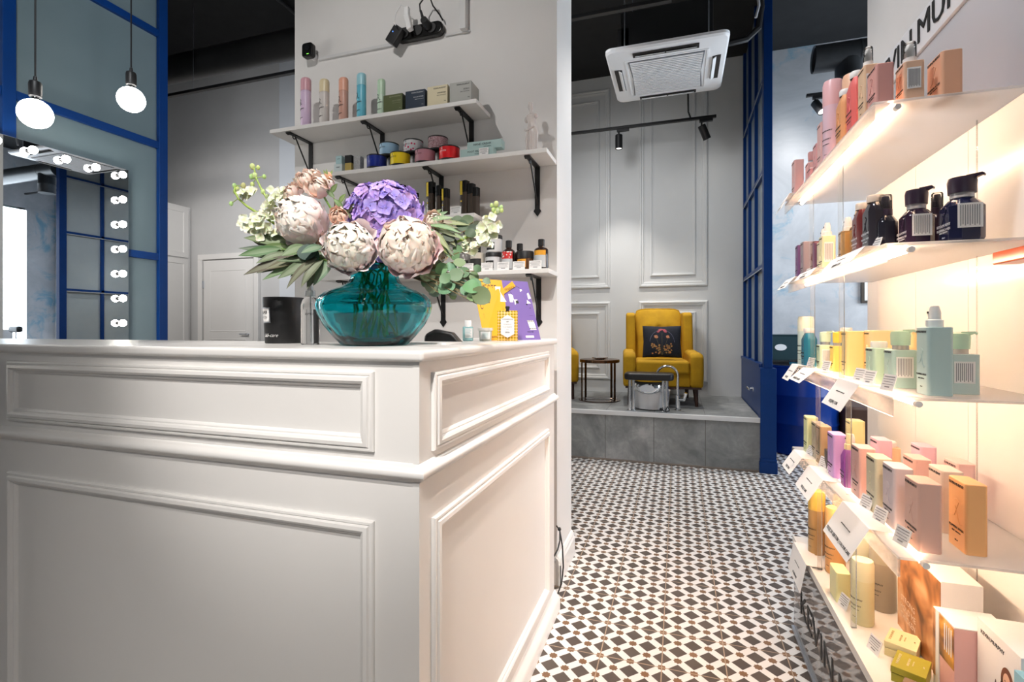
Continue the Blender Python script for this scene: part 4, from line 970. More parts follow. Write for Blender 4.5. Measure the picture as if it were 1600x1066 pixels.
prod('round', 0.447, 1.772, z, 0.054, 0.054, 0.255, (.72, .50, .58), 'tall pale lilac spray can beside the peach orange one', capcol=(.76, .44, .46), cat='spray can')
prod('block', 0.438, 1.842, z, 0.026, 0.045, 0.155, (.72, .44, .42), 'small pink box in front of the tall lilac can', name='product_box', cat='box')
prod('block', 0.44, 1.905, z, 0.026, 0.045, 0.11, (.68, .34, .34), 'lowest pink box near the middle of the top acrylic shelf', name='product_box', cat='box')
prod('block', 0.44, 2.215, z, 0.034, 0.05, 0.152, (.66, .40, .38), 'dusty pink bottle box at the far end of top shelf', name='product_box', cat='box')
prod('block', 0.476, 2.15, z, 0.04, 0.048, 0.165, (.66, .36, .34), 'dusty pink pump bottle at the far end of top shelf', 'pump', (.55, .27, .26), back=True)
prod('block', 0.44, 1.99, z, 0.024, 0.05, 0.052, (.72, .32, .32), 'flat rose box right of the dusty pink pump bottle', name='product_box', cat='box')

z = T[1]
PLUM = (.030, .016, .035); NAVYB = (.012, .014, .045); WINE = (.16, .030, .030); AMB = (.80, .50, .16); YEL = (.85, .66, .26)
prod('facet', .552, 1.275, z, .062, .070, .135, NAVYB, 'black-blue pump bottle nearest on the second acrylic shelf', 'pump', PLUM, back=True, rough=.15)
prod('facet', .500, 1.345, z, .054, .064, .132, PLUM, 'dark plum pump bottle, second from the near end', 'pump', PLUM, back=True, rough=.15)
prod('facet', .560, 1.400, z, .034, .045, .132, PLUM, 'dark spray bottle standing behind the plum pump bottle', 'mist', PLUM, rough=.15, lab_on=False)
prod('facet', .462, 1.405, z, .040, .052, .136, (.015, .015, .024), 'dark bottle with clear overcap on spray nozzle', 'mist', PLUM, rough=.15)
prod('facet', 0.448, 1.425, z, 0.042, 0.062, 0.142, (.030, .026, .034), 'tall faceted charcoal bottle with domed white cap', 'flat', (.85, .72, .60), rough=.15)
prod('facet', 0.446, 1.505, z, 0.038, 0.056, 0.142, WINE, 'wine red faceted bottle with domed white cap', 'flat', (.85, .72, .60), rough=.15)
prod('block', 0.455, 1.575, z, 0.03, 0.034, 0.142, AMB, 'amber oil bottle with pale cap beside the wine red bottle', 'spray', (.85, .70, .45), rough=.15, glassy=True)
prod('block', 0.436, 1.612, z, 0.026, 0.03, 0.09, (.70, .50, .28), 'short clear amber bottle before the yellow spray', rough=.1, glassy=True)
prod('block', 0.458, 1.668, z, 0.04, 0.044, 0.142, YEL, 'golden yellow spray bottle with white nozzle', 'spray')
prod('block', 0.475, 1.735, z, 0.03, 0.04, 0.138, YEL, 'small yellow spray bottle tucked behind the clear post', 'spray')
prod('block', 0.448, 1.838, z, 0.038, 0.044, 0.16, (.86, .76, .46), 'pale yellow spray bottle with back label, far half', 'spray', back=True)
prod('block', 0.452, 1.9, z, 0.03, 0.042, 0.152, (.80, .72, .50), 'cream spray bottle left of the pale yellow one', 'spray')
prod('block', 0.44, 1.935, z, 0.018, 0.024, 0.11, (.20, .08, .14), 'narrow plum box between cream spray and red sample', name='product_box', cat='box', lab_on=False)
prod('block', 0.444, 1.975, z, 0.02, 0.034, 0.12, (.45, .12, .10), 'small red sample bottle by the far clear post', rough=.2, glassy=True)
prod('block', 0.442, 2.085, z, 0.032, 0.044, 0.136, (.30, .24, .26), 'grey-mauve box with an orange side at the far end', name='product_box', cat='box')
prod('block', 0.44, 2.165, z, 0.03, 0.044, 0.136, (.17, .08, .20), 'deep purple box, farthest on the second acrylic shelf', name='product_box', cat='box')
tg = thing('coral_box', 'translucent coral red flat box lying under the second acrylic shelf edge', 'box', (.655, 1.235, T[1]-.0425))
for sx in (0,): MB().box(-.028, .018, -.025, .095, 0, .026).build('tray', mat('coral_plastic', (.72, .12, .04), .2, trans=.3), tg, bevel=.003)

z = T[2]
MINT = (.50, .68, .56); AQUA = (.42, .60, .60); BUT = (.86, .66, .28)
prod('block', .500, 1.262, z, .044, .056, .185, (.43, .60, .60), 'tallest aqua grey pump spray bottle on the middle shelf', 'spray', (.72, .78, .80))
prod('block', .560, 1.310, z, .054, .060, .128, (.50, .64, .62), 'aqua bottle with back label right of the tallest one', 'pump', (.50, .72, .55), back=True)
prod('block', .488, 1.395, z, .050, .056, .132, (.45, .62, .56), 'grey-green bottle with mint pump and label', 'pump', (.50, .72, .55), back=True)
prod('block', .472, 1.478, z, .042, .056, .104, (.52, .70, .55), 'mint bottle with short white cap, left of mint pump', 'flat', (.80, .80, .76))
prod('block', .530, 1.655, z, .062, .050, .130, (.86, .68, .38), 'pale yellow bottle box at the back of middle shelf', name='product_box', cat='box')
prod('block', .478, 1.695, z, .048, .050, .128, (.86, .66, .28), 'butter yellow bottle box by the near clear post', name='product_box', cat='box')
prod('block', .600, 1.60, z, .050, .060, .130, (.84, .62, .30), 'deep yellow box behind the mint bottles', name='product_box', cat='box', lab_on=False)
prod('block', .478, 1.850, z, .032, .044, .125, (.88, .66, .16), 'bright yellow pump bottle between the two clear posts', 'pump', (.88, .62, .08))
prod('block', .468, 1.945, z, .044, .050, .125, (.60, .74, .52), 'pale green bottle with a cream back label', 'pump', (.62, .78, .60), back=True)
prod('facet', .540, 1.985, z, .042, .060, .138, (.03, .16, .25), 'slate blue faceted bottle behind the pale green one', 'flat')
prod('facet', .440, 2.035, z, .042, .060, .136, (.010, .16, .25), 'petrol blue faceted bottle with a white cap', 'flat')
prod('round', .444, 2.105, z, .052, .052, .178, (.62, .74, .66), 'tall pale mint spray can at the far end of middle shelf', capcol=(.80, .82, .66), cat='spray can')

z = T[3]
prod('block', .550, 1.250, z, .036, .070, .138, (.86, .47, .20), 'orange bottle farthest right on the fourth shelf', capcol=PEACH)
prod('block', .470, 1.235, z, .040, .068, .136, (.72, .46, .38), 'pinkish tan bottle at the near front corner, fourth shelf')
prod('block', .466, 1.348, z, .038, .066, .136, (.62, .55, .58), 'silvery lilac bottle behind the pinkish tan one')
prod('block', .560, 1.362, z, .040, .066, .134, (.66, .56, .50), 'warm grey bottle in the back row, fourth shelf')
prod('block', .460, 1.440, z, .036, .064, .134, (.66, .64, .48), 'cream green bottle in the front row, fourth shelf')
prod('block', .548, 1.470, z, .036, .066, .132, (.76, .48, .44), 'rosy bottle in the back row beside cream green one')
prod('block', .625, 1.455, z, .036, .066, .132, (.78, .52, .50), 'blush bottle at the rear against the white panel')
prod('block', .462, 1.555, z, .038, .064, .132, (.76, .48, .46), 'pink bottle in the front row right of clear post')
prod('block', .545, 1.690, z, .036, .062, .130, (.76, .50, .62), 'pale orchid bottle in the back row, middle')
prod('block', .620, 1.625, z, .036, .064, .132, (.76, .50, .62), 'orchid bottle at the rear against white panel')
prod('facet', .452, 1.640, z, .032, .046, .150, (.30, .06, .36), 'violet tapered bottle with yellow cap beside the clear post', 'spray', (.86, .72, .40))
prod('block', .448, 1.735, z, .036, .064, .130, (.55, .34, .68), 'purple bottle between the two clear posts, fourth shelf')
prod('block', .449, 1.815, z, .022, .034, .062, (.03, .025, .03), 'short black bottle between purple and tan ones', lab_on=False)
prod('block', .450, 1.888, z, .034, .055, .125, (.42, .30, .17), 'tan brown bottle near the far clear post')
prod('block', .452, 1.965, z, .030, .055, .122, (.46, .40, .30), 'khaki bottle left of the tan brown one')
prod('block', .445, 2.035, z, .036, .055, .130, (.62, .66, .38), 'yellow-green bottle farthest on the fourth shelf')
prod('block', .570, 2.00, z, .044, .060, .130, (.80, .74, .38), 'pale yellow bottle at the rear, far end of fourth shelf')
prod('block', .520, 1.860, z, .040, .050, .110, (.86, .80, .62), 'clear cream bottle with white trigger cap, back row', 'spray', glassy=True, lab_on=False)
prod('block', .600, 1.820, z, .060, .060, .100, (.80, .56, .34), 'amber jar box with a white cap at the rear', 'flat', lab_on=False)

z = T[4]
GOLDC = (.62, .36, .06)
prod('round', .452, 1.985, z, .052, .052, .215, (.42, .26, .10), 'tall gold-brown spray can at the far end of bottom tray', capcol=(.75, .50, .10), cat='spray can')
prod('round', .520, 1.965, z, .050, .050, .210, (.55, .36, .14), 'second golden can half hidden behind the front one', capcol=(.75, .50, .14), cat='spray can', lab_on=False)
prod('round', .472, 1.845, z, .056, .056, .205, (.80, .42, .16), 'tall orange spray can in the bottom tray', capcol=(.84, .52, .20), cat='spray can')
prod('round', .545, 1.815, z, .050, .050, .200, (.74, .36, .10), 'deep amber can standing behind the tall orange one', capcol=(.75, .40, .10), cat='spray can', lab_on=False)
prod('round', .515, 1.730, z, .070, .070, .170, (.62, .62, .46), 'wide sage cream can behind the short pale yellow one', capcol=(.72, .70, .52), cat='spray can', lab_on=False)
prod('round', .460, 1.555, z, .052, .052, .165, (.76, .74, .46), 'short pale yellow spray can with big monogram in front', capcol=(.80, .80, .56), cat='spray can')
prod('round', .536, 1.650, z, .062, .062, .185, (.34, .29, .22), 'bronze grey can with a label, behind the pale yellow can', capcol=(.42, .38, .28), cat='spray can')
prod('block', .440, 1.675, z, .036, .070, .085, (.78, .76, .40), 'pale lime low box left of the pale yellow can', name='product_box', cat='box', lab_on=False)

# photo gift boxes
def photo_mat(name, a, b_, c, sc):
    m = mat(name, a, .4); t = NT(m); f = t.noise(t.obj(), sc, 2, .45, .5)
    t.l.new(t.ramp(f, [(.30, a), (.47, b_), (.60, c), (.75, (.85, .62, .42))]), t.b.inputs['Base Color']); return m
PH1 = photo_mat('warm_photo_print', (.10, .035, .012), (.42, .17, .05), (.72, .40, .20), 14)
PH2 = photo_mat('golden_photo_print', (.06, .030, .012), (.30, .12, .02), (.72, .36, .04), 22)
def gift(lab, x0, x1, y0, y1, h, m=PAPER):
    t = thing('gift_box', lab, 'box', (x0, (y0+y1)/2, z)); d = (y1-y0)/2
    MB().box(0, x1-x0, -d, d, 0, h).build('carton', m, t, bevel=.001); return t, d
t, d = gift('large white gift box with warm photo print, deepest in the tray', .545, .620, 1.345, 1.575, .220)
MB().box(-.0006, 0, -d+.001, d-.001, .002, .217).build('photo_print', PH1, t)
b = MB()
for k, s_ in enumerate(('STRONG', 'HOLD ME', 'THICKEN')): q = textmb(s_, .020).xf(lambda p: Vector((-.0014-p.z, .05-p.x, .085-.022*k+p.y))); b.add(q.v, q.f)
b.build('lettering', mat('peach_print', (.85, .68, .55), .5), t, fix=False)
t, d = gift('white middle gift box with a narrow photo strip', .530, .632, 1.319, 1.343, .166)
t['label'] = 'white middle gift box with a narrow photo strip'
MB().box(-.0007, 0, .002, d-.0005, .02, .164).build('photo_print', PH1, t)
t, d = gift('pink-sided gift box with a golden photo front', .531, .632, 1.256, 1.317, .165, mat('rose_card', (.80, .46, .42), .5))
MB().box(.0, .101, -d, d, .1652, .1668).build('lid', PAPER, t)
MB().box(-.0008, 0, -d+.001, d-.001, .078, .163).build('photo_print', PH2, t)
b = MB()
for k in range(4): b.box(-.0014, -.0008, -.022+k*.009, -.019+k*.009, .10, .155)
b.build('vertical_lettering', PAPER, t)
t, d = gift('white gift box picturing a long-haired woman in the near corner', .567, .680, 1.116, 1.253, .199)
b = MB(); HAIRC = (.16, .045, .018); SK = (.80, .50, .36)
def disc(cy, cz, ry, rz_, col, lay):
    n = 24; x = -.0002-.0003*lay; b.add([(x, cy+ry*math.cos(2*PI*k/n), cz+rz_*math.sin(2*PI*k/n)) for k in range(n)], [tuple(range(n))], col)
oy_ = -.030
disc(oy_, .128, .019, .028, HAIRC, 1); disc(oy_-.009, .092, .012, .040, HAIRC, 1); disc(oy_+.011, .092, .012, .040, HAIRC, 1); disc(oy_, .050, .026, .022, SK, 2); disc(oy_, .085, .007, .02, SK, 2); disc(oy_, .128, .0115, .018, SK, 3)
disc(oy_-.004, .131, .0022, .001, (.08, .03, .02), 4); disc(oy_+.0045, .131, .0022, .001, (.08, .03, .02), 4); disc(oy_, .118, .003, .0012, (.5, .10, .08), 4); disc(oy_+.035, .08, .004, .035, (.04, .03, .04), 1)
b.build('woman_picture', vcol('print_colours', .5), t, fix=False, tint=True)
b = MB()
for s_, sz, yy_, zz_ in (('KEVIN.MURPHY', .011, .015, .178), ('Plump', .018, .035, .022)): q = textmb(s_, sz).xf(lambda p: Vector((-.0012-p.z, yy_-p.x, zz_+p.y))); b.add(q.v, q.f)
b.build('lettering', INK, t, fix=False)
t = thing('blue_carton', 'sky blue carton cut off by the lower right corner', 'box', (.630, 1.04, z))
MB().box(-.075, .045, -.06, .072, 0, .180).build('carton', mat('sky_blue_card', (.28, .55, .68), .5), t, bevel=.001)
def lidbox(x, y, zz, col, rz, lab, ink):
    t = thing('product_box', lab, 'box', (x, y, zz), rz)
    MB().box(-.0300, .0300, -.0385, .0385, 0, .018).box(-.0306, .0306, -.0391, .0391, .0195, .034).build('carton', mat('lb_%s' % str(col), col, .45), t, bevel=.001)
    b = MB()
    for s_, sz, v in (('KEVIN.MURPHY', .0068, -.022), ('NIGHT.RIDER', .0055, -.004), ('MATTE PASTE', .0035, .004), ('100 g', .0038, .022)):
        q = textmb(s_, sz).xf(lambda p: Vector((v-p.y, -p.x, .0345+p.z))); b.add(q.v, q.f)
    b.build('lettering', ink, t, fix=False); return t
lidbox(.508, 1.437, z, (.78, .70, .40), -.49, 'pale yellow lidded box standing behind the olive one', mat('tan_print', (.55, .44, .2), .5))
lidbox(.488, 1.338, z, (.36, .33, .03), -.49, 'olive lidded box near the front of the bottom tray', mat('cream_print', (.75, .70, .50), .5))
t = thing('product_box', 'small brown box in front of the olive lidded box', 'box', (.468, 1.245, z), -.5)
MB().box(-.03, .03, -.035, .035, 0, .030).build('carton', mat('brown_card', (.20, .13, .08), .5), t, bevel=.001)

# folded shelf cards hanging over the front lips
def shelf_card(y, z, L_, txt, lab, drop=.055, out=.050, skew=0):
    t = thing('shelf_card', lab, 'shelf card', (.405, y, z+.003), skew, 'folded white shelf cards')
    MB().add([(.035, -L_/2, 0), (.035, L_/2, 0), (-.012, L_/2, .004), (-.012, -L_/2, .004), (-out, -L_/2, -drop), (-out, L_/2, -drop)], [(0, 1, 2, 3), (3, 2, 5, 4)]).build('card', PAPER, t, solid=.0008, fix=False)
    ax = Vector((-out+.012, 0, -drop-.004)); 
    def mp(p, f): q = Vector((-.012, 0, .004))+ax*f; nn = Vector((-(drop), 0, out)).normalized(); return q+Vector((0, -p.x, 0))-ax.normalized()*p.y+nn*(.0012+p.z)
    q = textmb(txt, .0105).xf(lambda p: mp(p, .82)); q2 = textmb('professional hair care for every day', .0045).xf(lambda p: mp(p, .42)); q.add(q2.v, q2.f)
    q.build('lettering', INK, t, fix=False); return t
shelf_card(2.18, T[0]-.0, .13, 'HYDRATE.ME', 'folded white card at the far end of top acrylic shelf', .05, .04)
shelf_card(2.10, T[1], .16, 'YOUNG.AGAIN', 'folded white card under the purple box, second shelf', .035, .045)
shelf_card(1.84, T[1], .22, 'БЛЕСК | SHINE', 'folded card under the yellow sprays, second shelf', .02, .03)
shelf_card(1.44, T[1], .26, 'КУДРИ | CURL', 'folded card under the dark bottles, second shelf', .03, .04)
shelf_card(2.02, T[2], .10, 'VOLUME', 'small tilted card at the far end of middle shelf', .05, .045)
shelf_card(1.82, T[2], .15, 'ОБЪЁМ | VOLUME', 'tilted card between posts on the middle shelf', .035, .055)
shelf_card(1.43, T[2], .16, 'КУДРИ | CURL', 'large tilted card under the mint bottles, middle shelf', .06, .05)
shelf_card(1.98, T[3], .13, 'ТЕКСТУРА', 'tilted card at the far end of fourth shelf', .055, .05)
shelf_card(1.74, T[3], .17, 'УХОД | CARE', 'tilted card below the purple bottle, fourth shelf', .06, .05)
shelf_card(1.38, T[3], .19, 'УХОД ЗА ЦВЕТОМ | COLOUR CARE', 'large near card reading colour care, fourth shelf', .075, .055)
shelf_card(1.95, T[4], .19, 'СТАЙЛИНГ', 'steep card hanging at the far end of bottom tray', .09, .03)
for (x, y, k, lab) in ((.435, 1.32, 2, 'small price card before the tallest aqua bottle'), (.432, 1.43, 2, 'small price card before the mint capped bottle'), (.432, 1.50, 2, 'small price card left of the mint bottle, beside post'), (.430, 1.80, 2, 'tiny price card under the yellow pump bottle'), (.428, 1.98, 2, 'tiny price card before the petrol blue bottle'),
                        (.430, 1.235, 3, 'tilted price card before the pinkish tan bottle'), (.430, 1.355, 3, 'tilted price card before the silvery lilac bottle'), (.430, 1.445, 3, 'tilted price card before the cream green bottle'), (.430, 1.745, 3, 'tilted price card before the purple bottle'), (.430, 1.83, 3, 'tilted price card before the short black bottle'), (.428, 1.99, 3, 'tilted price card before the yellow-green bottle'),
                        (.430, 1.62, 4, 'small price card before the lime box, bottom tray'), (.440, 1.42, 4, 'small price card left of olive lidded box, bottom tray'),
                        (.430, 1.39, 1, 'tilted price card before the dark plum bottles'), (.430, 1.47, 1, 'wide price card before the charcoal bottle'), (.430, 1.66, 1, 'tilted price card before the short amber bottle'), (.430, 2.02, 1, 'tilted price card before the red sample bottle'), (.430, 2.15, 1, 'striped price card at the deep purple box'),
                        (.430, 1.42, 0, 'dark backed price card before the salmon box'), (.430, 1.53, 0, 'pale price card before the amber-peach spray'), (.430, 1.68, 0, 'pale price card before the orange bottle'), (.430, 1.80, 0, 'pale price card before the tall peach can'), (.430, 2.13, 0, 'pale price card before the flat rose box')):
    price_card(x, y, T[k], .042, .036, -PI/2+.25, lab, -.30, 'small price cards on the acrylic shelves')

# ================================================================== things on the counter
ZC = 1.0672
t = thing('candle_jar', 'matt black candle jar with silver label plate on the counter', 'candle', (-1.035, 1.135, ZC), -.2)
MB().lathe([(.046, 0), (.0475, .002), (.0535, .123), (.0525, .125), (.050, .118), (.044, .03), (0, .03)], 48, cap=False).lathe([(0, 0), (.046, 0)], 48, cap=False).build('jar', mat('matt_black_jar', (.004, .004, .005), .5), t, smooth=True)
lp = MB().grid(lambda u, v: (math.sin((u-.5)*.62-.05)*(.0515+v*.003), -math.cos((u-.5)*.62-.05)*(.0515+v*.003), .055+v*.042), 8, 1).build('label_plate', STEEL, t, fix=False)
b = MB().grid(lambda u, v: (math.sin((u-.5)*.50-.05)*(.0522+v*.003), -math.cos((u-.5)*.50-.05)*(.0522+v*.003), .059+v*.034), 8, 1); b.build('paper_insert', PAPER, lp, fix=False)
def ctext(s, size, ang, zz, r, m, **k):
    q = textmb(s, size, **k).xf(lambda p: Vector((math.sin(p.x/r+ang)*(r+p.z), -math.cos(p.x/r+ang)*(r+p.z), zz+p.y))); return q.build('lettering', m, t, fix=False)
ctext('LAB', .011, -.05, .083, .0560, INK); ctext('CO', .010, -.05, .070, .0553, INK); ctext('lab-care', .0135, .20, .022, .0498, PAPER, shear=.5)
t = thing('clear_bottle', 'transparent bottle of clear liquid with black lettering, left of the vase', 'bottle', (-.880, 1.055, ZC), 0)
GL1 = mat('clear_pet', (1, 1, 1), .02, trans=1, ior=1.12); LQ = mat('clear_liquid', (.97, .99, 1), .0, trans=1, ior=1.15)
pr = [(.020, 0), (.0225, .003), (.0225, .098), (.019, .112), (.011, .119), (.011, .123)]
MB().lathe(pr, 36).build('bottle_body', GL1, t, smooth=True)
MB().lathe([(.0195, .003), (.0210, .006), (.0210, .088)], 36).build('liquid', LQ, t, smooth=True)
MB().lathe([(.0125, .121), (.0125, .135), (.0075, .136), (.0075, .148), (.0, .149)], 24, cap=False).build('cap', mat('translucent_white_cap', (.80, .80, .80), .3, trans=.3), t, smooth=True)
MB().tube([(0, 0, .125), (.001, 0, .07), (.002, 0, .008)], .0016).build('dip_tube', mat('dip_tube', (.7, .7, .7), .3), t, smooth=True)
ctext('artistic', .0105, .95, .077, .0229, INK, xs=1.3)
# letterbox blue vase
VG = mat('teal_glass', (.03, .62, .68), .03, trans=1, ior=1.38)
t = thing('glass_vase', 'teal ribbed glass vase full of flowers on the counter', 'vase', (-.705, 1.075, ZC))
outer = [(.074, .0), (.080, .003), (.098, .022), (.120, .050), (.134, .078), (.1375, .095), (.133, .112), (.118, .126), (.090, .137), (.066, .148), (.058, .160), (.0565, .172), (.060, .184), (.066, .192), (.0655, .1945)]
inner = [(.062, .1935), (.056, .184), (.0525, .172), (.054, .160), (.062, .150), (.088, .132), (.114, .121), (.128, .110), (.1330, .095), (.129, .078), (.115, .052), (.094, .026), (.070, .012), (.0, .010)]
vs_ = MB(); n = 96
vs_.lathe([(0, 0)]+outer+inner, n, rib=.010, ribn=16, cap=False); vs_.build('vase_glass', VG, t, smooth=True, ang=80)
MB().lathe([(0, .0115), (.068, .0135), (.092, .028), (.113, .054), (.127, .080), (.1315, .0945), (0, .0945)], n, rib=.010, ribn=16, cap=False).build('water', mat('vase_water', (.55, .90, .92), 0, trans=1, ior=1.15), t, smooth=True, ang=50)
VX, VY = -.705, 1.075

# printed card standing against the wall side
PBL, PBR = Vector((-.605, 1.555, ZC)), Vector((-.462, 1.735, ZC)); PTL, PTR = Vector((-.685, 1.640, ZC+.214)), Vector((-.530, 1.800, ZC+.212))
NP = (PBR-PBL).cross(PTL-PBL).normalized()
t = thing('printed_card', 'yellow and purple printed advertising card leaning on the counter', 'card', PBL)
def pm(u, v, h=0): return (PBL*(1-u)*(1-v)+PBR*u*(1-v)+PTL*(1-u)*v+PTR*u*v)-PBL+NP*h
def quad(b, pts, h, col=None): b.add([pm(u, v, h) for u, v in pts], [tuple(range(len(pts)))], col)
b = MB(); quad(b, [(0, 0), (.46, 0), (.52, 1), (0, 1)], 0); b.build('yellow_half', mat('yellow_print', (.74, .36, .008), .5), t, solid=.001, fix=False)
b = MB(); quad(b, [(.46, 0), (1, 0), (1, 1), (.52, 1)], 0); b.build('purple_half', mat('purple_print', (.17, .11, .36), .5), t, solid=.001, fix=False)
def ptext(s, u, v, size, ang=0, xs=.6, ys=1):
    q = textmb(s, size, xs=xs, align='LEFT'); W, H_ = .22, .215
    q.xf(lambda p: pm(u+(p.x*math.cos(ang)-p.y*ys*math.sin(ang))/W, v+(p.y*ys*math.cos(ang)+p.x*math.sin(ang))/H_, .0012+p.z)); return q
q = ptext('ВМЕСТЕ', .05, .83, .030, xs=.62, ys=1.25)
for a in (('СИЛЬНЕЕ!', .04, .54, .028, 0, .62, 1.25), ('Комплекс для волос и кожи головы,', .07, .405, .0058, 0, .9), ('продуманный вместе для', .07, .38, .0058, 0, .9), ('вашей красоты каждый день.', .07, .355, .0058, 0, .9), ('При покупке двух средств вместе', .07, .31, .0058, 0, .9), ('приятный подарок.', .07, .285, .0058, 0, .9), ('davines', .10, .055, .012, 0, 1.1)):
    p2 = ptext(*a); q.add(p2.v, p2.f)
for a in (('шампунь и маска', .54, .53, .0055, 0, .8), ('или', .63, .72, .006, 0, .9), ('платье и зеркало в подарок', .70, .53, .0050, 0, .8), ('маска-саше', .78, .13, .0055, 0, .8)):
    p2 = ptext(*a); q.add(p2.v, p2.f)
def pline(u0, v0, u1, v1, w):
    a = Vector((u0, v0)); c = Vector((u1, v1)); d = (c-a); nn = Vector((-d.y, d.x)).normalized()*w
    quad(q, [(a.x+nn.x, a.y+nn.y), (a.x-nn.x, a.y-nn.y), (c.x-nn.x, c.y-nn.y), (c.x+nn.x, c.y+nn.y)], .0014)
pline(.60, .86, .66, .74, .003); pline(.72, .93, .86, .85, .003); pline(.53, .50, .72, .50, .0015); pline(.74, .40, .96, .40, .0012)
q.build('black_print', INK, t, fix=False)
b = MB()
quad(b, [(.36, .62), (.52, .62), (.44, .80), (.47, .88), (.37, .88)], .0018)                       # white cut-out dress shape
quad(b, [(.58, .62), (.66, .62), (.66, .74), (.63, .76), (.58, .76)], .0018)
quad(b, [(.66, .58), (.76, .58), (.76, .67), (.66, .67)], .0022)
quad(b, [(.83, .60), (.97, .61), (.86, .71), (.84, .79), (.80, .79), (.81, .70)], .0018)
quad(b, [(.81, .80), (.85, .80), (.85, .85), (.81, .85)], .0018); quad(b, [(.93, .68), (.99, .70), (.96, .80), (.93, .78)], .0018)
quad(b, [(.84, .16), (.96, .16), (.94, .32), (.82, .32)], .0018); quad(b, [(.73, .03), (.88, .03), (.88, .065), (.73, .065)], .0018)
b.build('white_figures', PAPER, t, fix=False)
b = MB(); quad(b, [(.685, .60), (.735, .60), (.735, .65), (.685, .65)], .0026); quad(b, [(.80, .58), (.90, .58), (.89, .60), (.80, .60)], .002)
for k in range(7): quad(b, [(.835+.018*k, .17), (.845+.018*k, .17), (.845+.018*k, .19), (.835+.018*k, .19)], .0024); quad(b, [(.825+.017*k, .295), (.835+.017*k, .295), (.835+.017*k, .315), (.825+.017*k, .315)], .0024)
b.build('dark_marks', INK, t, fix=False)
b = MB(); quad(b, [(.44, .80), (.47, .735), (.745, .90), (.70, .985)], .0032); b.build('price_strip', mat('yellow_print', (.74, .36, .008), .5), t, solid=.0006, fix=False)
q = ptext('ПОДАРОК', .53, .815, .011, .33, .8); q.v = [tuple(Vector(p)+NP*.0026) for p in q.v]; q.build('strip_lettering', INK, t, fix=False)

RZC = R(22)
t = thing('small_bottle', 'little aqua sample bottle with a white cap and label', 'bottle', (-.640, 1.500, ZC), R(15))
MB().prism(rrect(.0165, .011, .006), 0, .046).build('bottle_body', mat('aqua_liquid', (.38, .66, .68), .12, trans=.35), t, bevel=.003, bseg=3)
MB().lathe([(.011, .045), (.011, .064), (.010, .066), (0, .066)], 24, cap=False).build('cap', WPLAS, t, smooth=True)
lb = MB().box(-.0075, .0162, -.0120, -.0112, .010, .040).build('label', PAPER, t)
b = MB(); [b.box(-.006, .012-.003*(k % 2), -.0125, -.0120, .014+.0045*k, .0150+.0045*k) for k in range(6)]; b.build('printed_lines', mat('aqua_print', (.2, .45, .48), .5), lb)
t = thing('small_jar', 'little clear tub with white lid and label beside the sample bottle', 'jar', (-.588, 1.520, ZC), R(15))
MB().lathe([(.019, 0), (.0215, .033)], 30).build('jar_body', mat('pale_aqua_jar', (.66, .72, .66), .15, trans=.3), t, smooth=True)
MB().lathe([(.0245, .033), (.0245, .041), (.023, .042), (0, .042)], 30, cap=False).lathe([(0, .033), (.0245, .033)], 30, cap=False).build('lid', mat('frosted_lid', (.75, .74, .70), .3, trans=.2), t, smooth=True)
lb = MB().grid(lambda u, v: (math.sin((u-.45)*1.5)*.0222, -math.cos((u-.45)*1.5)*.0222, .006+v*.024), 8, 1).build('label', PAPER, t, fix=False)
b = MB(); [b.cbox((.002, -.0232, .010+.004*k), (.020, .0006, .0008)) for k in range(5)]; b.build('printed_lines', mat('aqua_print', (.2, .45, .48), .5), lb)
# patterned sachet
def sach():
    m = mat('yellow_lattice_print', (.85, .50, .02), .45); t = NT(m); s = t.node('ShaderNodeSeparateXYZ'); t.l.new(t.obj(), s.inputs[0])
    a = t.M('MULTIPLY', t.M('ADD', s.outputs[0], s.outputs[2]), 105); b_ = t.M('MULTIPLY', t.M('SUBTRACT', s.outputs[0], s.outputs[2]), 105)
    fa = t.M('ABSOLUTE', t.M('SUBTRACT', t.M('FRACT', a), .5)); fb = t.M('ABSOLUTE', t.M('SUBTRACT', t.M('FRACT', b_), .5))
    chk = t.M('MODULO', t.M('ABSOLUTE', t.M('ADD', t.M('FLOOR', a), t.M('FLOOR', b_))), 2)
    inside = t.M('LESS_THAN', t.M('MAXIMUM', fa, fb), .27)
    c = t.mix(chk, (.02, .015, .01), (.70, .52, .50)); t.l.new(t.mix(inside, (.85, .50, .02), c), t.b.inputs['Base Color']); return m
t = thing('mask_sachet', 'yellow and black lattice patterned mask sachet with black spout', 'sachet', (-.527, 1.560, ZC), R(20))
MB().grid(lambda u, v: ((u-.5)*.066, -.008*math.sin(PI*u)*math.sin(PI*v), v*.098), 12, 12).grid(lambda u, v: ((.5-u)*.066, .008*math.sin(PI*u)*math.sin(PI*v), v*.098), 12, 12).build('sachet_body', sach(), t, smooth=True, fix=False)
MB().box(-.005, .005, -.004, .004, .096, .104).box(-.007, .007, -.005, .005, .104, .112).build('spout_cap', BLACK, t, bevel=.001)
lb = MB().add([(x, -.0098, zz) for x, zz in ((-.022, .022), (0, .010), (.022, .022), (.022, .070), (0, .084), (-.022, .070))], [(0, 1, 2, 3, 4, 5)]).build('label', PAPER, t, fix=False)
q = textmb('The Renaissance Circle', .0040).xf(lambda p: Vector((p.x, -.0104-p.z, .070+p.y)))
for k, s in enumerate(('MASK', 'hair repairing mask', 'for very damaged hair', '50 ml', 'davines')): p2 = textmb(s, .0034 if k < 4 else .005).xf(lambda p: Vector((p.x, -.0104-p.z, .062-.0085*k+p.y))); q.add(p2.v, p2.f)
q.build('lettering', INK, lb, fix=False)
t = thing('card_terminal', 'black curved payment device behind the vase on the desk', 'device', (-.66, 1.36, .99), .3)
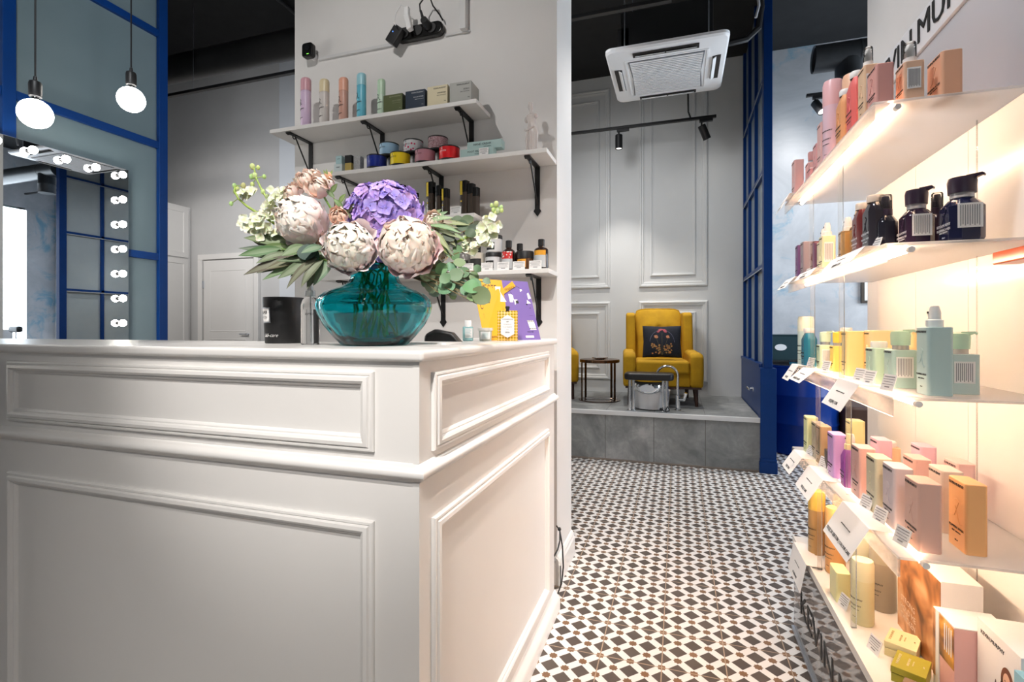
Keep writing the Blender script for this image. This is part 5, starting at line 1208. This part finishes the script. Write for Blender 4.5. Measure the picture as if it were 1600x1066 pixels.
MB().prism([(-.05, 0), (.07, 0), (.07, .06), (.03, .105), (-.02, .115), (-.05, .10)], -.04, .04, 'y').build('device_body', BLACK, t, bevel=.012, bseg=3)
tag(MB().box(-.60, -.475, 1.20, 1.30, ZC, ZC+.004).build('paper_slip', PAPER, rot=(0, 0, 0), loc=(-.09, -.02, 0)), 'white paper slip lying behind the right side of vase', 'paper')
MB_desk = MB().box(-2.6, -.81, 1.29, 1.62, .955, .985).box(-2.6, -2.56, 1.29, 1.62, 0, .955).box(-.86, -.81, 1.29, 1.62, 0, .955).build('desk', WHITEP, bevel=.002)
tag(MB_desk, 'white work desk behind the front counter top', 'desk')

# ================================================================== the bouquet
# positions in metres from the vase foot: to the right, away from the shop front, up
YAW = math.atan(260/793)
def W(p): return Vector((p[0]*math.cos(YAW)-p[1]*math.sin(YAW), p[0]*math.sin(YAW)+p[1]*math.cos(YAW), p[2]))
BASE = Vector((VX, VY, ZC))
PA = [(-0.166, -0.03, 0.298)]
PB = [(-0.032, -0.09, 0.224)]
PC = [(0.1, -0.09, 0.227)]
HY = [(0.017, 0.02, 0.324)]
ROSES = [(-0.172, 0.0, 0.406), (-0.128, -0.03, 0.379), (-0.159, 0.03, 0.419), (-0.116, 0.0, 0.393), (-0.21, 0.0, 0.373), (-0.202, 0.02, 0.386), (-0.07, -0.06, 0.302), (-0.088, -0.03, 0.244), (-0.127, 0.0, 0.256), (0.147, -0.02, 0.3), (0.161, -0.02, 0.223)]
BUD = [(-0.114, 0, 0.414)]
STL1 = [(-0.244, 0, 0.296), (-0.278, -0.01, 0.318), (-0.309, -0.01, 0.338), (-0.329, -0.01, 0.356), (-0.339, -0.01, 0.375), (-0.341, 0, 0.39)]
STL2 = [(-0.228, 0, 0.328), (-0.26, 0, 0.351), (-0.278, 0, 0.382), (-0.291, 0, 0.409), (-0.296, 0, 0.434)]
BLO = [(-0.304, -0.02, 0.289), (-0.276, -0.03, 0.29), (-0.253, -0.03, 0.305), (-0.25, -0.02, 0.335), (-0.235, -0.02, 0.357), (-0.224, -0.01, 0.366), (-0.289, -0.02, 0.274), (-0.262, -0.02, 0.265), (-0.241, 0, 0.375), (-0.286, -0.01, 0.31), (-0.248, -0.03, 0.283), (-0.316, 0, 0.304), (-0.247, 0, 0.32), (-0.317, -0.01, 0.359), (-0.306, -0.01, 0.372), (-0.278, 0, 0.271), (-0.244, -0.02, 0.271)]
BUDS = [(-0.352, 0, 0.346), (-0.344, 0, 0.39), (-0.336, 0, 0.381), (-0.322, 0, 0.39), (-0.3, 0, 0.437), (-0.286, 0, 0.434), (-0.294, 0, 0.415), (-0.271, 0, 0.412), (-0.3, 0, 0.393), (-0.274, 0, 0.375), (-0.263, 0, 0.364), (-0.302, 0, 0.412), (-0.341, 0, 0.375)]
STR = [(0.179, 0, 0.242), (0.234, -0.01, 0.266), (0.266, -0.02, 0.289), (0.286, -0.02, 0.311), (0.3, -0.02, 0.331)]
BLR = [(0.223, -0.01, 0.251), (0.259, -0.03, 0.257), (0.269, -0.03, 0.244), (0.247, -0.02, 0.238), (0.286, -0.03, 0.272), (0.292, -0.02, 0.28), (0.28, -0.02, 0.3), (0.233, 0, 0.237), (0.267, -0.02, 0.265), (0.273, -0.02, 0.289)]
BUDR = [(0.286, -0.02, 0.337), (0.297, -0.02, 0.34), (0.309, -0.02, 0.332), (0.301, -0.02, 0.323), (0.29, -0.02, 0.326), (0.273, -0.02, 0.308), (0.295, -0.02, 0.318), (0.31, -0.02, 0.325)]
LEFTL = [((-0.166, 0, 0.226), (-0.319, -0.03, 0.232)), ((-0.166, 0, 0.221), (-0.312, -0.03, 0.217)), ((-0.15, -0.02, 0.215), (-0.296, -0.05, 0.166)), ((-0.134, -0.04, 0.209), (-0.242, -0.07, 0.152)), ((-0.123, -0.05, 0.208), (-0.202, -0.08, 0.154)), ((-0.112, -0.06, 0.21), (-0.177, -0.09, 0.13)), ((-0.104, -0.06, 0.202), (-0.144, -0.09, 0.133)), ((-0.19, 0.02, 0.245), (-0.323, -0.01, 0.279)), ((-0.182, 0.02, 0.237), (-0.27, -0.01, 0.251)), ((-0.199, -0.03, 0.221), (-0.261, -0.06, 0.192)), ((-0.093, -0.03, 0.211), (-0.183, -0.06, 0.172)), ((-0.104, -0.02, 0.215), (-0.173, -0.05, 0.193)), ((-0.215, -0.03, 0.232), (-0.302, -0.06, 0.21)), ((-0.161, -0.05, 0.211), (-0.229, -0.08, 0.177)), ((-0.197, 0, 0.249), (-0.306, -0.03, 0.257)), ((-0.123, -0.03, 0.199), (-0.142, -0.06, 0.132)), ((-0.249, 0.01, 0.243), (-0.293, -0.02, 0.254)), ((-0.101, -0.05, 0.219), (-0.207, -0.08, 0.195)), ((-0.146, -0.05, 0.234), (-0.192, -0.08, 0.207)), ((-0.101, -0.07, 0.23), (-0.14, -0.1, 0.21))]
RIGHTL = [((0.124, 0, 0.304), (0.164, -0.01, 0.33)), ((0.128, 0, 0.304), (0.18, -0.01, 0.325)), ((0.127, -0.02, 0.295), (0.195, -0.03, 0.305)), ((0.132, -0.02, 0.292), (0.207, -0.03, 0.281)), ((0.133, -0.03, 0.287), (0.217, -0.04, 0.265)), ((0.138, -0.04, 0.281), (0.191, -0.05, 0.204)), ((0.141, -0.04, 0.276), (0.185, -0.05, 0.214)), ((0.144, -0.03, 0.29), (0.211, -0.04, 0.255)), ((0.135, 0.0, 0.293), (0.208, -0.01, 0.297)), ((0.166, -0.02, 0.269), (0.201, -0.03, 0.237)), ((0.152, -0.05, 0.271), (0.189, -0.06, 0.222)), ((0.132, 0.0, 0.296), (0.234, -0.01, 0.291))]
EUC = [((0.137, -0.05, 0.163), 0.0197), ((0.147, -0.05, 0.139), 0.0182), ((0.171, -0.06, 0.18), 0.0166), ((0.186, -0.08, 0.134), 0.0227), ((0.206, -0.08, 0.163), 0.0182), ((0.192, -0.05, 0.184), 0.0151), ((0.156, -0.03, 0.191), 0.0166), ((0.216, -0.06, 0.143), 0.0166), ((0.223, -0.06, 0.172), 0.0151), ((0.245, -0.05, 0.163), 0.0136), ((0.246, -0.12, 0.13), 0.0212), ((0.268, -0.13, 0.113), 0.0242), ((0.253, -0.12, 0.113), 0.0197), ((0.275, -0.05, 0.151), 0.0106), ((0.153, -0.04, 0.129), 0.0166), ((0.202, -0.04, 0.212), 0.0121), ((0.204, -0.02, 0.231), 0.0136), ((0.212, -0.05, 0.196), 0.0151), ((0.129, -0.02, 0.151), 0.0151), ((0.184, -0.1, 0.154), 0.0151), ((0.229, -0.1, 0.125), 0.0136), ((0.124, -0.03, 0.176), 0.0151), ((0.199, -0.07, 0.125), 0.0136), ((0.255, -0.07, 0.179), 0.0106)]
EUD = [((0.214, -0.01, 0.291), 0.0166), ((0.225, 0.0, 0.304), 0.0182), ((0.242, -0.01, 0.279), 0.0182), ((0.201, 0.01, 0.306), 0.0166), ((0.252, 0, 0.293), 0.0136), ((0.235, -0.02, 0.269), 0.0151), ((-0.138, -0.07, 0.217), 0.0242), ((-0.155, -0.06, 0.207), 0.0227), ((-0.127, -0.06, 0.21), 0.0197), ((0.185, -0.03, 0.26), 0.0166), ((0.19, -0.02, 0.246), 0.0151)]
PETAL = vcol('flower_petals', .55, sss=.4); LEAFM = vcol('leaf_green', .55)
STEMG = mat('stem_green', (.16, .30, .06), .5)
rnd = random.Random(11)
def lerp(a, b_, f): return tuple(x+(y-x)*f for x, y in zip(a, b_))
def orient(axis): return Vector(axis).normalized().to_track_quat('Z', 'Y').to_matrix()
def petals(b, c, rot, n, Rr, th1, w, ruff, c0, c1, open_=0, th0=2.75, ph=0, seg=7):
    for k in range(n):
        p0 = ph+2*PI*k/n+rnd.uniform(-.15, .15); r0 = Rr*rnd.uniform(.93, 1.05); t1 = th1*rnd.uniform(.8, 1.25); pa, pb = rnd.uniform(0, 6), rnd.uniform(0, 6); sh = rnd.uniform(-.06, .06)
        def fn(u, s):
            e = 2*u-1; tip = t1+.22*e*e*(1+ruff)-ruff*.25*math.cos(e*7+pa)
            th = th0+(tip-th0)*s; wid = w*math.sin(PI*min(.86, .12+.80*s))
            phi = p0+wid*e/max(math.sin(th), .42)
            r = r0*(1+open_*s**3+ruff*.16*math.sin(e*6+pb)*s*s+ruff*.07*math.sin(e*13+pa)*s**3)+r0*.10*(e*e)*s*(1 if open_ else -.4)
            return Vector(c)+rot @ Vector((r*math.sin(th)*math.cos(phi), r*math.sin(th)*math.sin(phi), r*math.cos(th)))
        b.grid(fn, seg, seg, colf=lambda u, s: lerp(c0, c1, max(0, min(1, s+sh))))
def stem_to_vase(parent, p, k, name='stem'):
    a = rnd.uniform(0, 2*PI); foot = Vector((.05*math.cos(a), .05*math.sin(a), .03)); neck = Vector((.032*math.cos(k), .032*math.sin(k), .175)); p = Vector(p)
    pts = [foot, foot.lerp(neck, .55), neck, neck.lerp(p, .5)+Vector((0, 0, .01)), p]
    o = MB().tube([q-p for q in pts], .0024, 8).build(name, STEMG, parent, smooth=True)
def flower(name, lab, cat, p, grp=None): return thing(name, lab, cat, BASE+Vector(p), 0, grp)

CREAMP, PINKP, BLUSH = (.90, .80, .68), (.85, .58, .64), (.90, .72, .70)
def cup(b, rot, c, th, ph, R_, w, L_, ruff, c0, c1, curl=.0, seg=7):
    """one rounded petal lying on a sphere of radius R_, its tip towards the flower's axis"""
    n0 = Vector((math.sin(th)*math.cos(ph), math.sin(th)*math.sin(ph), math.cos(th)))
    up = Vector((-math.cos(th)*math.cos(ph), -math.cos(th)*math.sin(ph), math.sin(th))); tg_ = Vector((-math.sin(ph), math.cos(ph), 0))
    up = (up+tg_*rnd.uniform(-.8, .8)).normalized(); pa, pb = rnd.uniform(0, 6), rnd.uniform(0, 6); jt = rnd.uniform(-.05, .05)
    def fn(u, s):
        e = 2*u-1; tip = 1-.22*e*e-.10*ruff*math.cos(5*e+pa); wd = w*(.35+.65*math.sin(PI*min(.62, .1+.6*s)))
        d = (n0+up*(L_*(s*tip-.6))+tg_*(wd*e)).normalized()
        r = R_*(1+curl*s**4*(1-.3*e*e)+ruff*.07*math.sin(e*6+pb)*s*s+ruff*.04*math.sin(e*11+pa)*s**2-.07*e*e+jt*s)
        if s < .25: r *= .90+.40*s
        return Vector(c)+rot @ (d*r)
    b.grid(fn, seg, seg, colf=lambda u, s: lerp(c0, c1, max(0, min(1, s*1.3))))
def peony(p, r, axis, lab, outer, inner, grp='peonies', k=0):
    w = W(p); t = flower('peony', lab, 'flower', w, grp); rot = orient(W(axis)); b = MB(); pale = lerp(outer, (.97, .92, .90), .45)
    for j in range(6): cup(b, rot, (0, 0, 0), 1.90+rnd.uniform(-.25, .2), j*1.05+rnd.uniform(-.3, .3), r*rnd.uniform(.96, 1.04), .72, 1.2, .9, lerp(outer, (.6, .65, .4), .2), pale, rnd.uniform(.02, .24), 10)
    for j in range(9): cup(b, rot, (0, 0, 0), 1.50+rnd.uniform(-.2, .2), j*.7+rnd.uniform(-.25, .25), r*rnd.uniform(.95, 1.0), .50, 1.0, 1.2, outer, lerp(pale, inner, .3), rnd.uniform(-.02, .08), 10)
    b.build('outer_petals', PETAL, t, smooth=True, fix=False, tint=True, ang=180)
    b = MB()
    for n, th, rr, ww, ll, rf in ((10, 1.40, .95, .52, 1.0, .8), (11, 1.12, .95, .46, .9, 1.0), (11, .88, .95, .42, .8, 1.2), (9, .64, .95, .38, .7, 1.3), (7, .40, .95, .34, .6, 1.3), (4, .18, .95, .30, .5, 1.3)):
        o_ = rnd.uniform(0, 3)
        for j in range(n):
            f = rnd.uniform(0, .6)
            cup(b, rot, (0, 0, 0), th+rnd.uniform(-.10, .10), o_+2*PI*j/n+rnd.uniform(-.15, .15), r*rr*rnd.uniform(.93, 1.05), ww, ll, rf, lerp(lerp(inner, outer, .5 if th > 1.1 else .1), (.92, .52, .36), .25), lerp(lerp(inner, pale, .5 if th > 1.1 else .0), (.98, .94, .88), f), rnd.uniform(-.08, .10), 8)
    b.ball((0, 0, 0), r*.80, 14, col=lerp(inner, (.8, .5, .3), .4))
    b.build('inner_petals', PETAL, t, smooth=True, fix=False, tint=True, ang=180)
    stem_to_vase(t, w, k); return t
peony(PA[0], .060, (-.35, -1, .25), 'cream and pale pink peony highest on the left side', (.90, .66, .70), (.96, .88, .80), k=2.2)
peony(PB[0], .057, (.05, -1, .05), 'creamy white peony low in the centre with mauve outer petals', (.84, .70, .74), (.95, .89, .78), k=4)
peony(PC[0], .066, (.1, -1, .15), 'largest blush pink peony with peach heart, right of centre', (.90, .62, .66), (.96, .80, .68), k=5.5)

def floret(b, c, nrm, r, col, n=4, cup=.25, tip=None):
    q = orient(nrm) @ Matrix.Rotation(rnd.uniform(0, PI), 3, 'Z')
    for k in range(n):
        a = 2*PI*k/n+rnd.uniform(-.1, .1); ca, sa = math.cos(a), math.sin(a); wv = rnd.uniform(.1, .4)
        def fn(u, s):
            e = 2*u-1; wd = r*.56*math.sin(PI*min(.93, .10+.80*s))**.7; x = r*s*(1-.10*e*e); y = e*wd
            z = r*(cup*s-.35*cup*s*s)+r*wv*.35*e*e-r*.1*(1-abs(e))*s
            return Vector(c)+q @ Vector((x*ca-y*sa, x*sa+y*ca, z))
        b.grid(fn, 3, 3, colf=lambda u, s: lerp(col, tip or lerp(col, (.8, .6, .85), .35), s))
w = W(HY[0]); t = flower('hydrangea', 'large violet and lilac hydrangea head at the back of the bouquet', 'flower', w); b = MB(); cb = MB()
i = 0
for k in range(240):
    z_ = 1-2*(k+.5)/240; ph = k*2.39996; rr = math.sqrt(1-z_*z_); n = Vector((rr*math.cos(ph), rr*math.sin(ph), z_))
    if n.dot(W((0, -1, .25)).normalized()) < -.25: continue
    nl = Vector((n.dot(W((1, 0, 0))), n.dot(W((0, 1, 0))), n.z)); sx, sy, sz = .092, .075, .072
    if nl.z < -.3: sz = .085
    c = W((nl.x*sx, nl.y*sy, nl.z*sz))*rnd.uniform(.88, 1.06)
    col = rnd.choice([(.26, .20, .66), (.32, .24, .70), (.42, .28, .72), (.52, .34, .72), (.36, .30, .76), (.62, .40, .70)])
    floret(b, c, n+Vector((rnd.uniform(-.35, .35), rnd.uniform(-.35, .35), rnd.uniform(-.35, .35))), rnd.uniform(.0165, .021), col, 4, .3)
    cb.ball(c+n*.002, .0022, 6, col=(.35, .30, .70))
for (dx, dz) in ((.10, -.030), (.088, -.012), (.112, -.045), (-.03, -.10), (.0, -.11), (-.015, -.125), (-.02, -.085), (.01, -.09)):
    floret(b, W((dx, -.03, dz)), W((.3, -1, .2)), .02, (.34, .22, .62), 4, .3)
b.build('florets', PETAL, t, smooth=True, fix=False, tint=True, ang=180); cb.build('floret_centres', PETAL, t, smooth=True, tint=True); stem_to_vase(t, w, 1.2)
MB().ball((0, 0, 0), .060, 14).build('shade_core', mat('shadow_violet', (.12, .09, .24), .8), t, smooth=True)  # dark ball whose colour stands in for shade between the florets

PCH = (.95, .66, .55)
def rose(parent, w, r, axis, c0, c1, name='rose_bloom'):
    rot = orient(W(axis)); b = MB()
    for n, rr, th, ww, rf in ((5, 1.02, .85, .75, .35), (5, .88, .60, .70, .4), (5, .70, .42, .70, .5), (4, .5, .3, .9, .5), (3, .32, .25, 1.2, .4)): petals(b, w, rot, n, r*rr, th, ww, rf, c0, lerp(c1, c0, rnd.uniform(0, .2)), .12 if rr > 1 else 0, ph=rnd.uniform(0, 3), th0=2.5, seg=5)
    return b.build(name, PETAL, parent, smooth=True, fix=False, tint=True, ang=180)
def leaf(b, p0, p1, w, col, side=None, bend=.12, fold=.25, ns=8, rounded=False):
    p0 = Vector(p0); p1 = Vector(p1); d = p1-p0; L_ = d.length; view = W((rnd.uniform(-.3, .3), -1, .45+rnd.uniform(-.5, .3)))
    sd = d.cross(view).normalized() if side is None else Vector(side).normalized(); up = sd.cross(d).normalized(); bd = rnd.uniform(-.5, 1)*bend
    def fn(u, s):
        e = 2*u-1; pr = (math.sin(PI*s)**.62) if rounded else (math.sin(PI*s**.85)**.9)
        wd = w*pr if s not in (0, 1) else 0
        return p0+d*s+sd*wd*e+up*(math.sin(PI*s)*bd*L_+fold*wd*abs(e)*.8)
    c2 = lerp(col, (.45, .52, .36), .25)
    b.grid(fn, 4, ns, colf=lambda u, s: c2 if .3 < u < .7 and not rounded else col)
def gcol(base, v=.25): return tuple(c*rnd.uniform(1-v, 1+v) for c in base)

w0 = W(ROSES[1]); t = flower('spray_roses', 'small peach spray roses with a bud at the top of the bouquet', 'flower', w0)
for k, r in ((0, .022), (1, .027), (2, .019), (3, .018), (4, .019), (5, .017)): rose(t, W(ROSES[k])-w0, r, (rnd.uniform(-.5, .3), -1, .5), PCH, (.97, .84, .76))
b = MB(); bb = W(BUD[0])-w0; petals(b, bb, orient((0, 0, 1)), 5, .010, .25, .8, .2, (.70, .42, .22), (.80, .40, .30), 0, seg=4); b.build('bud', PETAL, t, smooth=True, fix=False, tint=True)
b = MB()
for k in range(5): a = k*1.256; leaf(b, bb+Vector((0, 0, -.010)), bb+Vector((.012*math.cos(a), .012*math.sin(a), .014)), .0035, (.22, .32, .08))
for k in range(7): a = W(ROSES[1])-w0+W((.03+.01*k, 0, -.015-.012*k)); leaf(b, a, a+W((.02*(-1)**k, -.01, .02)), .006, gcol((.14, .22, .06)))
b.build('leaves', LEAFM, t, fix=False, tint=True, smooth=True)
MB().tube([bb, bb+W((.004, 0, -.03)), bb+W((.016, 0, -.06)), W(ROSES[6])-w0+W((-.02, .03, 0))], .0016).build('bud_stem', mat('rose_stem', (.20, .12, .05), .5), t, smooth=True)
stem_to_vase(t, w0, 3)
for k, r, lab in ((6, .021, 'single peach rose between white peony and hydrangea'), (7, .022, 'peach rose tucked between the two left peonies'), (8, .018, 'half hidden pale peach rose left of centre peony'), (9, .022, 'pink-cream rose peeking over the blush peony'), (10, .022, 'cream rose to the right of the blush peony')):
    w = W(ROSES[k]); t = flower('garden_rose', lab, 'flower', w); rose(t, Vector((0, 0, 0)), r, (.1, -1, .3), PCH if k < 9 else (.85, .62, .50), (.94, .70, .56) if k < 9 else (.92, .84, .74)); stem_to_vase(t, w, k)

WHT = (.88, .88, .80)
def stock(name, lab, stems, blo, buds, k):
    w0 = W(stems[0][0]); t = flower(name, lab, 'flower', w0, 'white stock flowers')
    for s in stems: MB().tube([W(q)-w0 for q in s], .0034, 8, r1=.0018).build('flower_stalk', mat('stock_stem', (.36, .50, .10), .5), t, smooth=True)
    b = MB()
    for q in blo:
        for j in range(4): floret(b, W(q)-w0+Vector([rnd.uniform(-.010, .010) for _ in range(3)]), W((rnd.uniform(-.9, .6), -1, rnd.uniform(-.3, .9))), rnd.uniform(.011, .015), (.70, .78, .42), 4, .5, tip=WHT)
    b.build('blossoms', PETAL, t, smooth=True, fix=False, tint=True, ang=180)
    b = MB()
    for q in buds:
        c = W(q)-w0; b.ball(c, rnd.uniform(.0045, .0065), 8, sz=1.25, col=gcol((.50, .60, .26), .15)); j = min((Vector(W(p))-w0 for s in stems for p in s), key=lambda p: (p-c).length); b.tube([j, c], .0011, 5, col=(.36, .5, .12))
    b.build('buds', PETAL, t, smooth=True, fix=False, tint=True)
    stem_to_vase(t, w0, k)
stock('stock_flower', 'white stock with curling budded stems reaching left', [STL1, STL2], BLO, BUDS, 2.6)
stock('stock_flower', 'white stock with a budded tip reaching out to the right', [STR], BLR, BUDR, .2)

def sprig(name, lab, leaves, w, base, grp, k, hub):
    w0 = W(hub); t = flower(name, lab, 'foliage', w0, grp); b = MB()
    for a, c in leaves: leaf(b, W(a)-w0, W(c)-w0, w*rnd.uniform(.8, 1.2), gcol(base, .3))
    b.build('leaves', LEAFM, t, smooth=True, fix=False, tint=True, ang=180)
    b = MB()
    for a, c in leaves[::2]: b.tube([Vector((0, 0, 0)), W(a)-w0], .0014, 6)
    b.build('twigs', STEMG, t, smooth=True); stem_to_vase(t, w0, k)
sprig('leafy_branch', 'grey-green lance-leaved branch fanning out to the lower left', LEFTL+[((a[0]+.015, a[1]+.02, a[2]+.008), (c[0]+.02, c[1]+.02, c[2]+.006)) for a, c in LEFTL[::2]], .0125, (.115, .16, .085), None, 3.3, (-.06, .0, .18))
sprig('leafy_branch', 'pale narrow-leaved branch springing to the right of the blush peony', RIGHTL+[((a[0], a[1]+.02, a[2]), (c[0]+.01, c[1]+.02, c[2]-.012)) for a, c in RIGHTL[::2]], .0072, (.22, .28, .14), None, 6.1, (.08, .0, .19))
def euc(lab, disks, base, hub, k):
    w0 = W(hub); t = flower('eucalyptus_branch', lab, 'foliage', w0); b = MB(); s = MB()
    for (p, r) in disks:
        c = W(p)-w0; a = rnd.uniform(0, 2*PI); d = W((math.cos(a), rnd.uniform(-.3, .3), math.sin(a)*.8)).normalized()*r
        leaf(b, c-d, c+d, r*.86, gcol(base, .22), rounded=True, fold=.12, bend=.15); s.tube([Vector((0, 0, 0)), (c-d)*.55+Vector((0, 0, .008)), c-d], .0012, 6)
    b.build('leaves', LEAFM, t, smooth=True, fix=False, tint=True, ang=180); s.build('twigs', mat('eucalyptus_twig', (.20, .16, .08), .5), t, smooth=True); stem_to_vase(t, w0, k)
euc('silvery round-leaved eucalyptus drooping at the lower right', EUC+[((p[0]+rnd.uniform(-.02, .015), p[1]+.02, p[2]+rnd.uniform(-.01, .015)), r*.8) for p, r in EUC[::2]], (.17, .26, .15), (.09, -.01, .165), .6)
euc('dark round-leaved eucalyptus tuft behind the right blossoms', EUD[:6]+EUD[9:], (.07, .11, .06), (.10, .01, .20), 1.0)
euc('dark green round leaves between the left and centre peonies', EUD[6:9], (.04, .09, .055), (-.07, -.02, .19), 3.6)
b = MB()
for k in range(26): a = rnd.uniform(0, 2*PI); q = Vector((rnd.uniform(-.055, .055), rnd.uniform(-.02, .05), rnd.uniform(.185, .25))); leaf(b, q, q+Vector((.05*math.cos(a), .05*math.sin(a)*.5, rnd.uniform(.0, .03))), .010, gcol((.08, .12, .05), .3))
tag(b.build('filler_leaves', LEAFM, loc=BASE, smooth=True, fix=False, tint=True, ang=180), 'dark green leaves filling the bouquet behind the peonies', 'foliage')
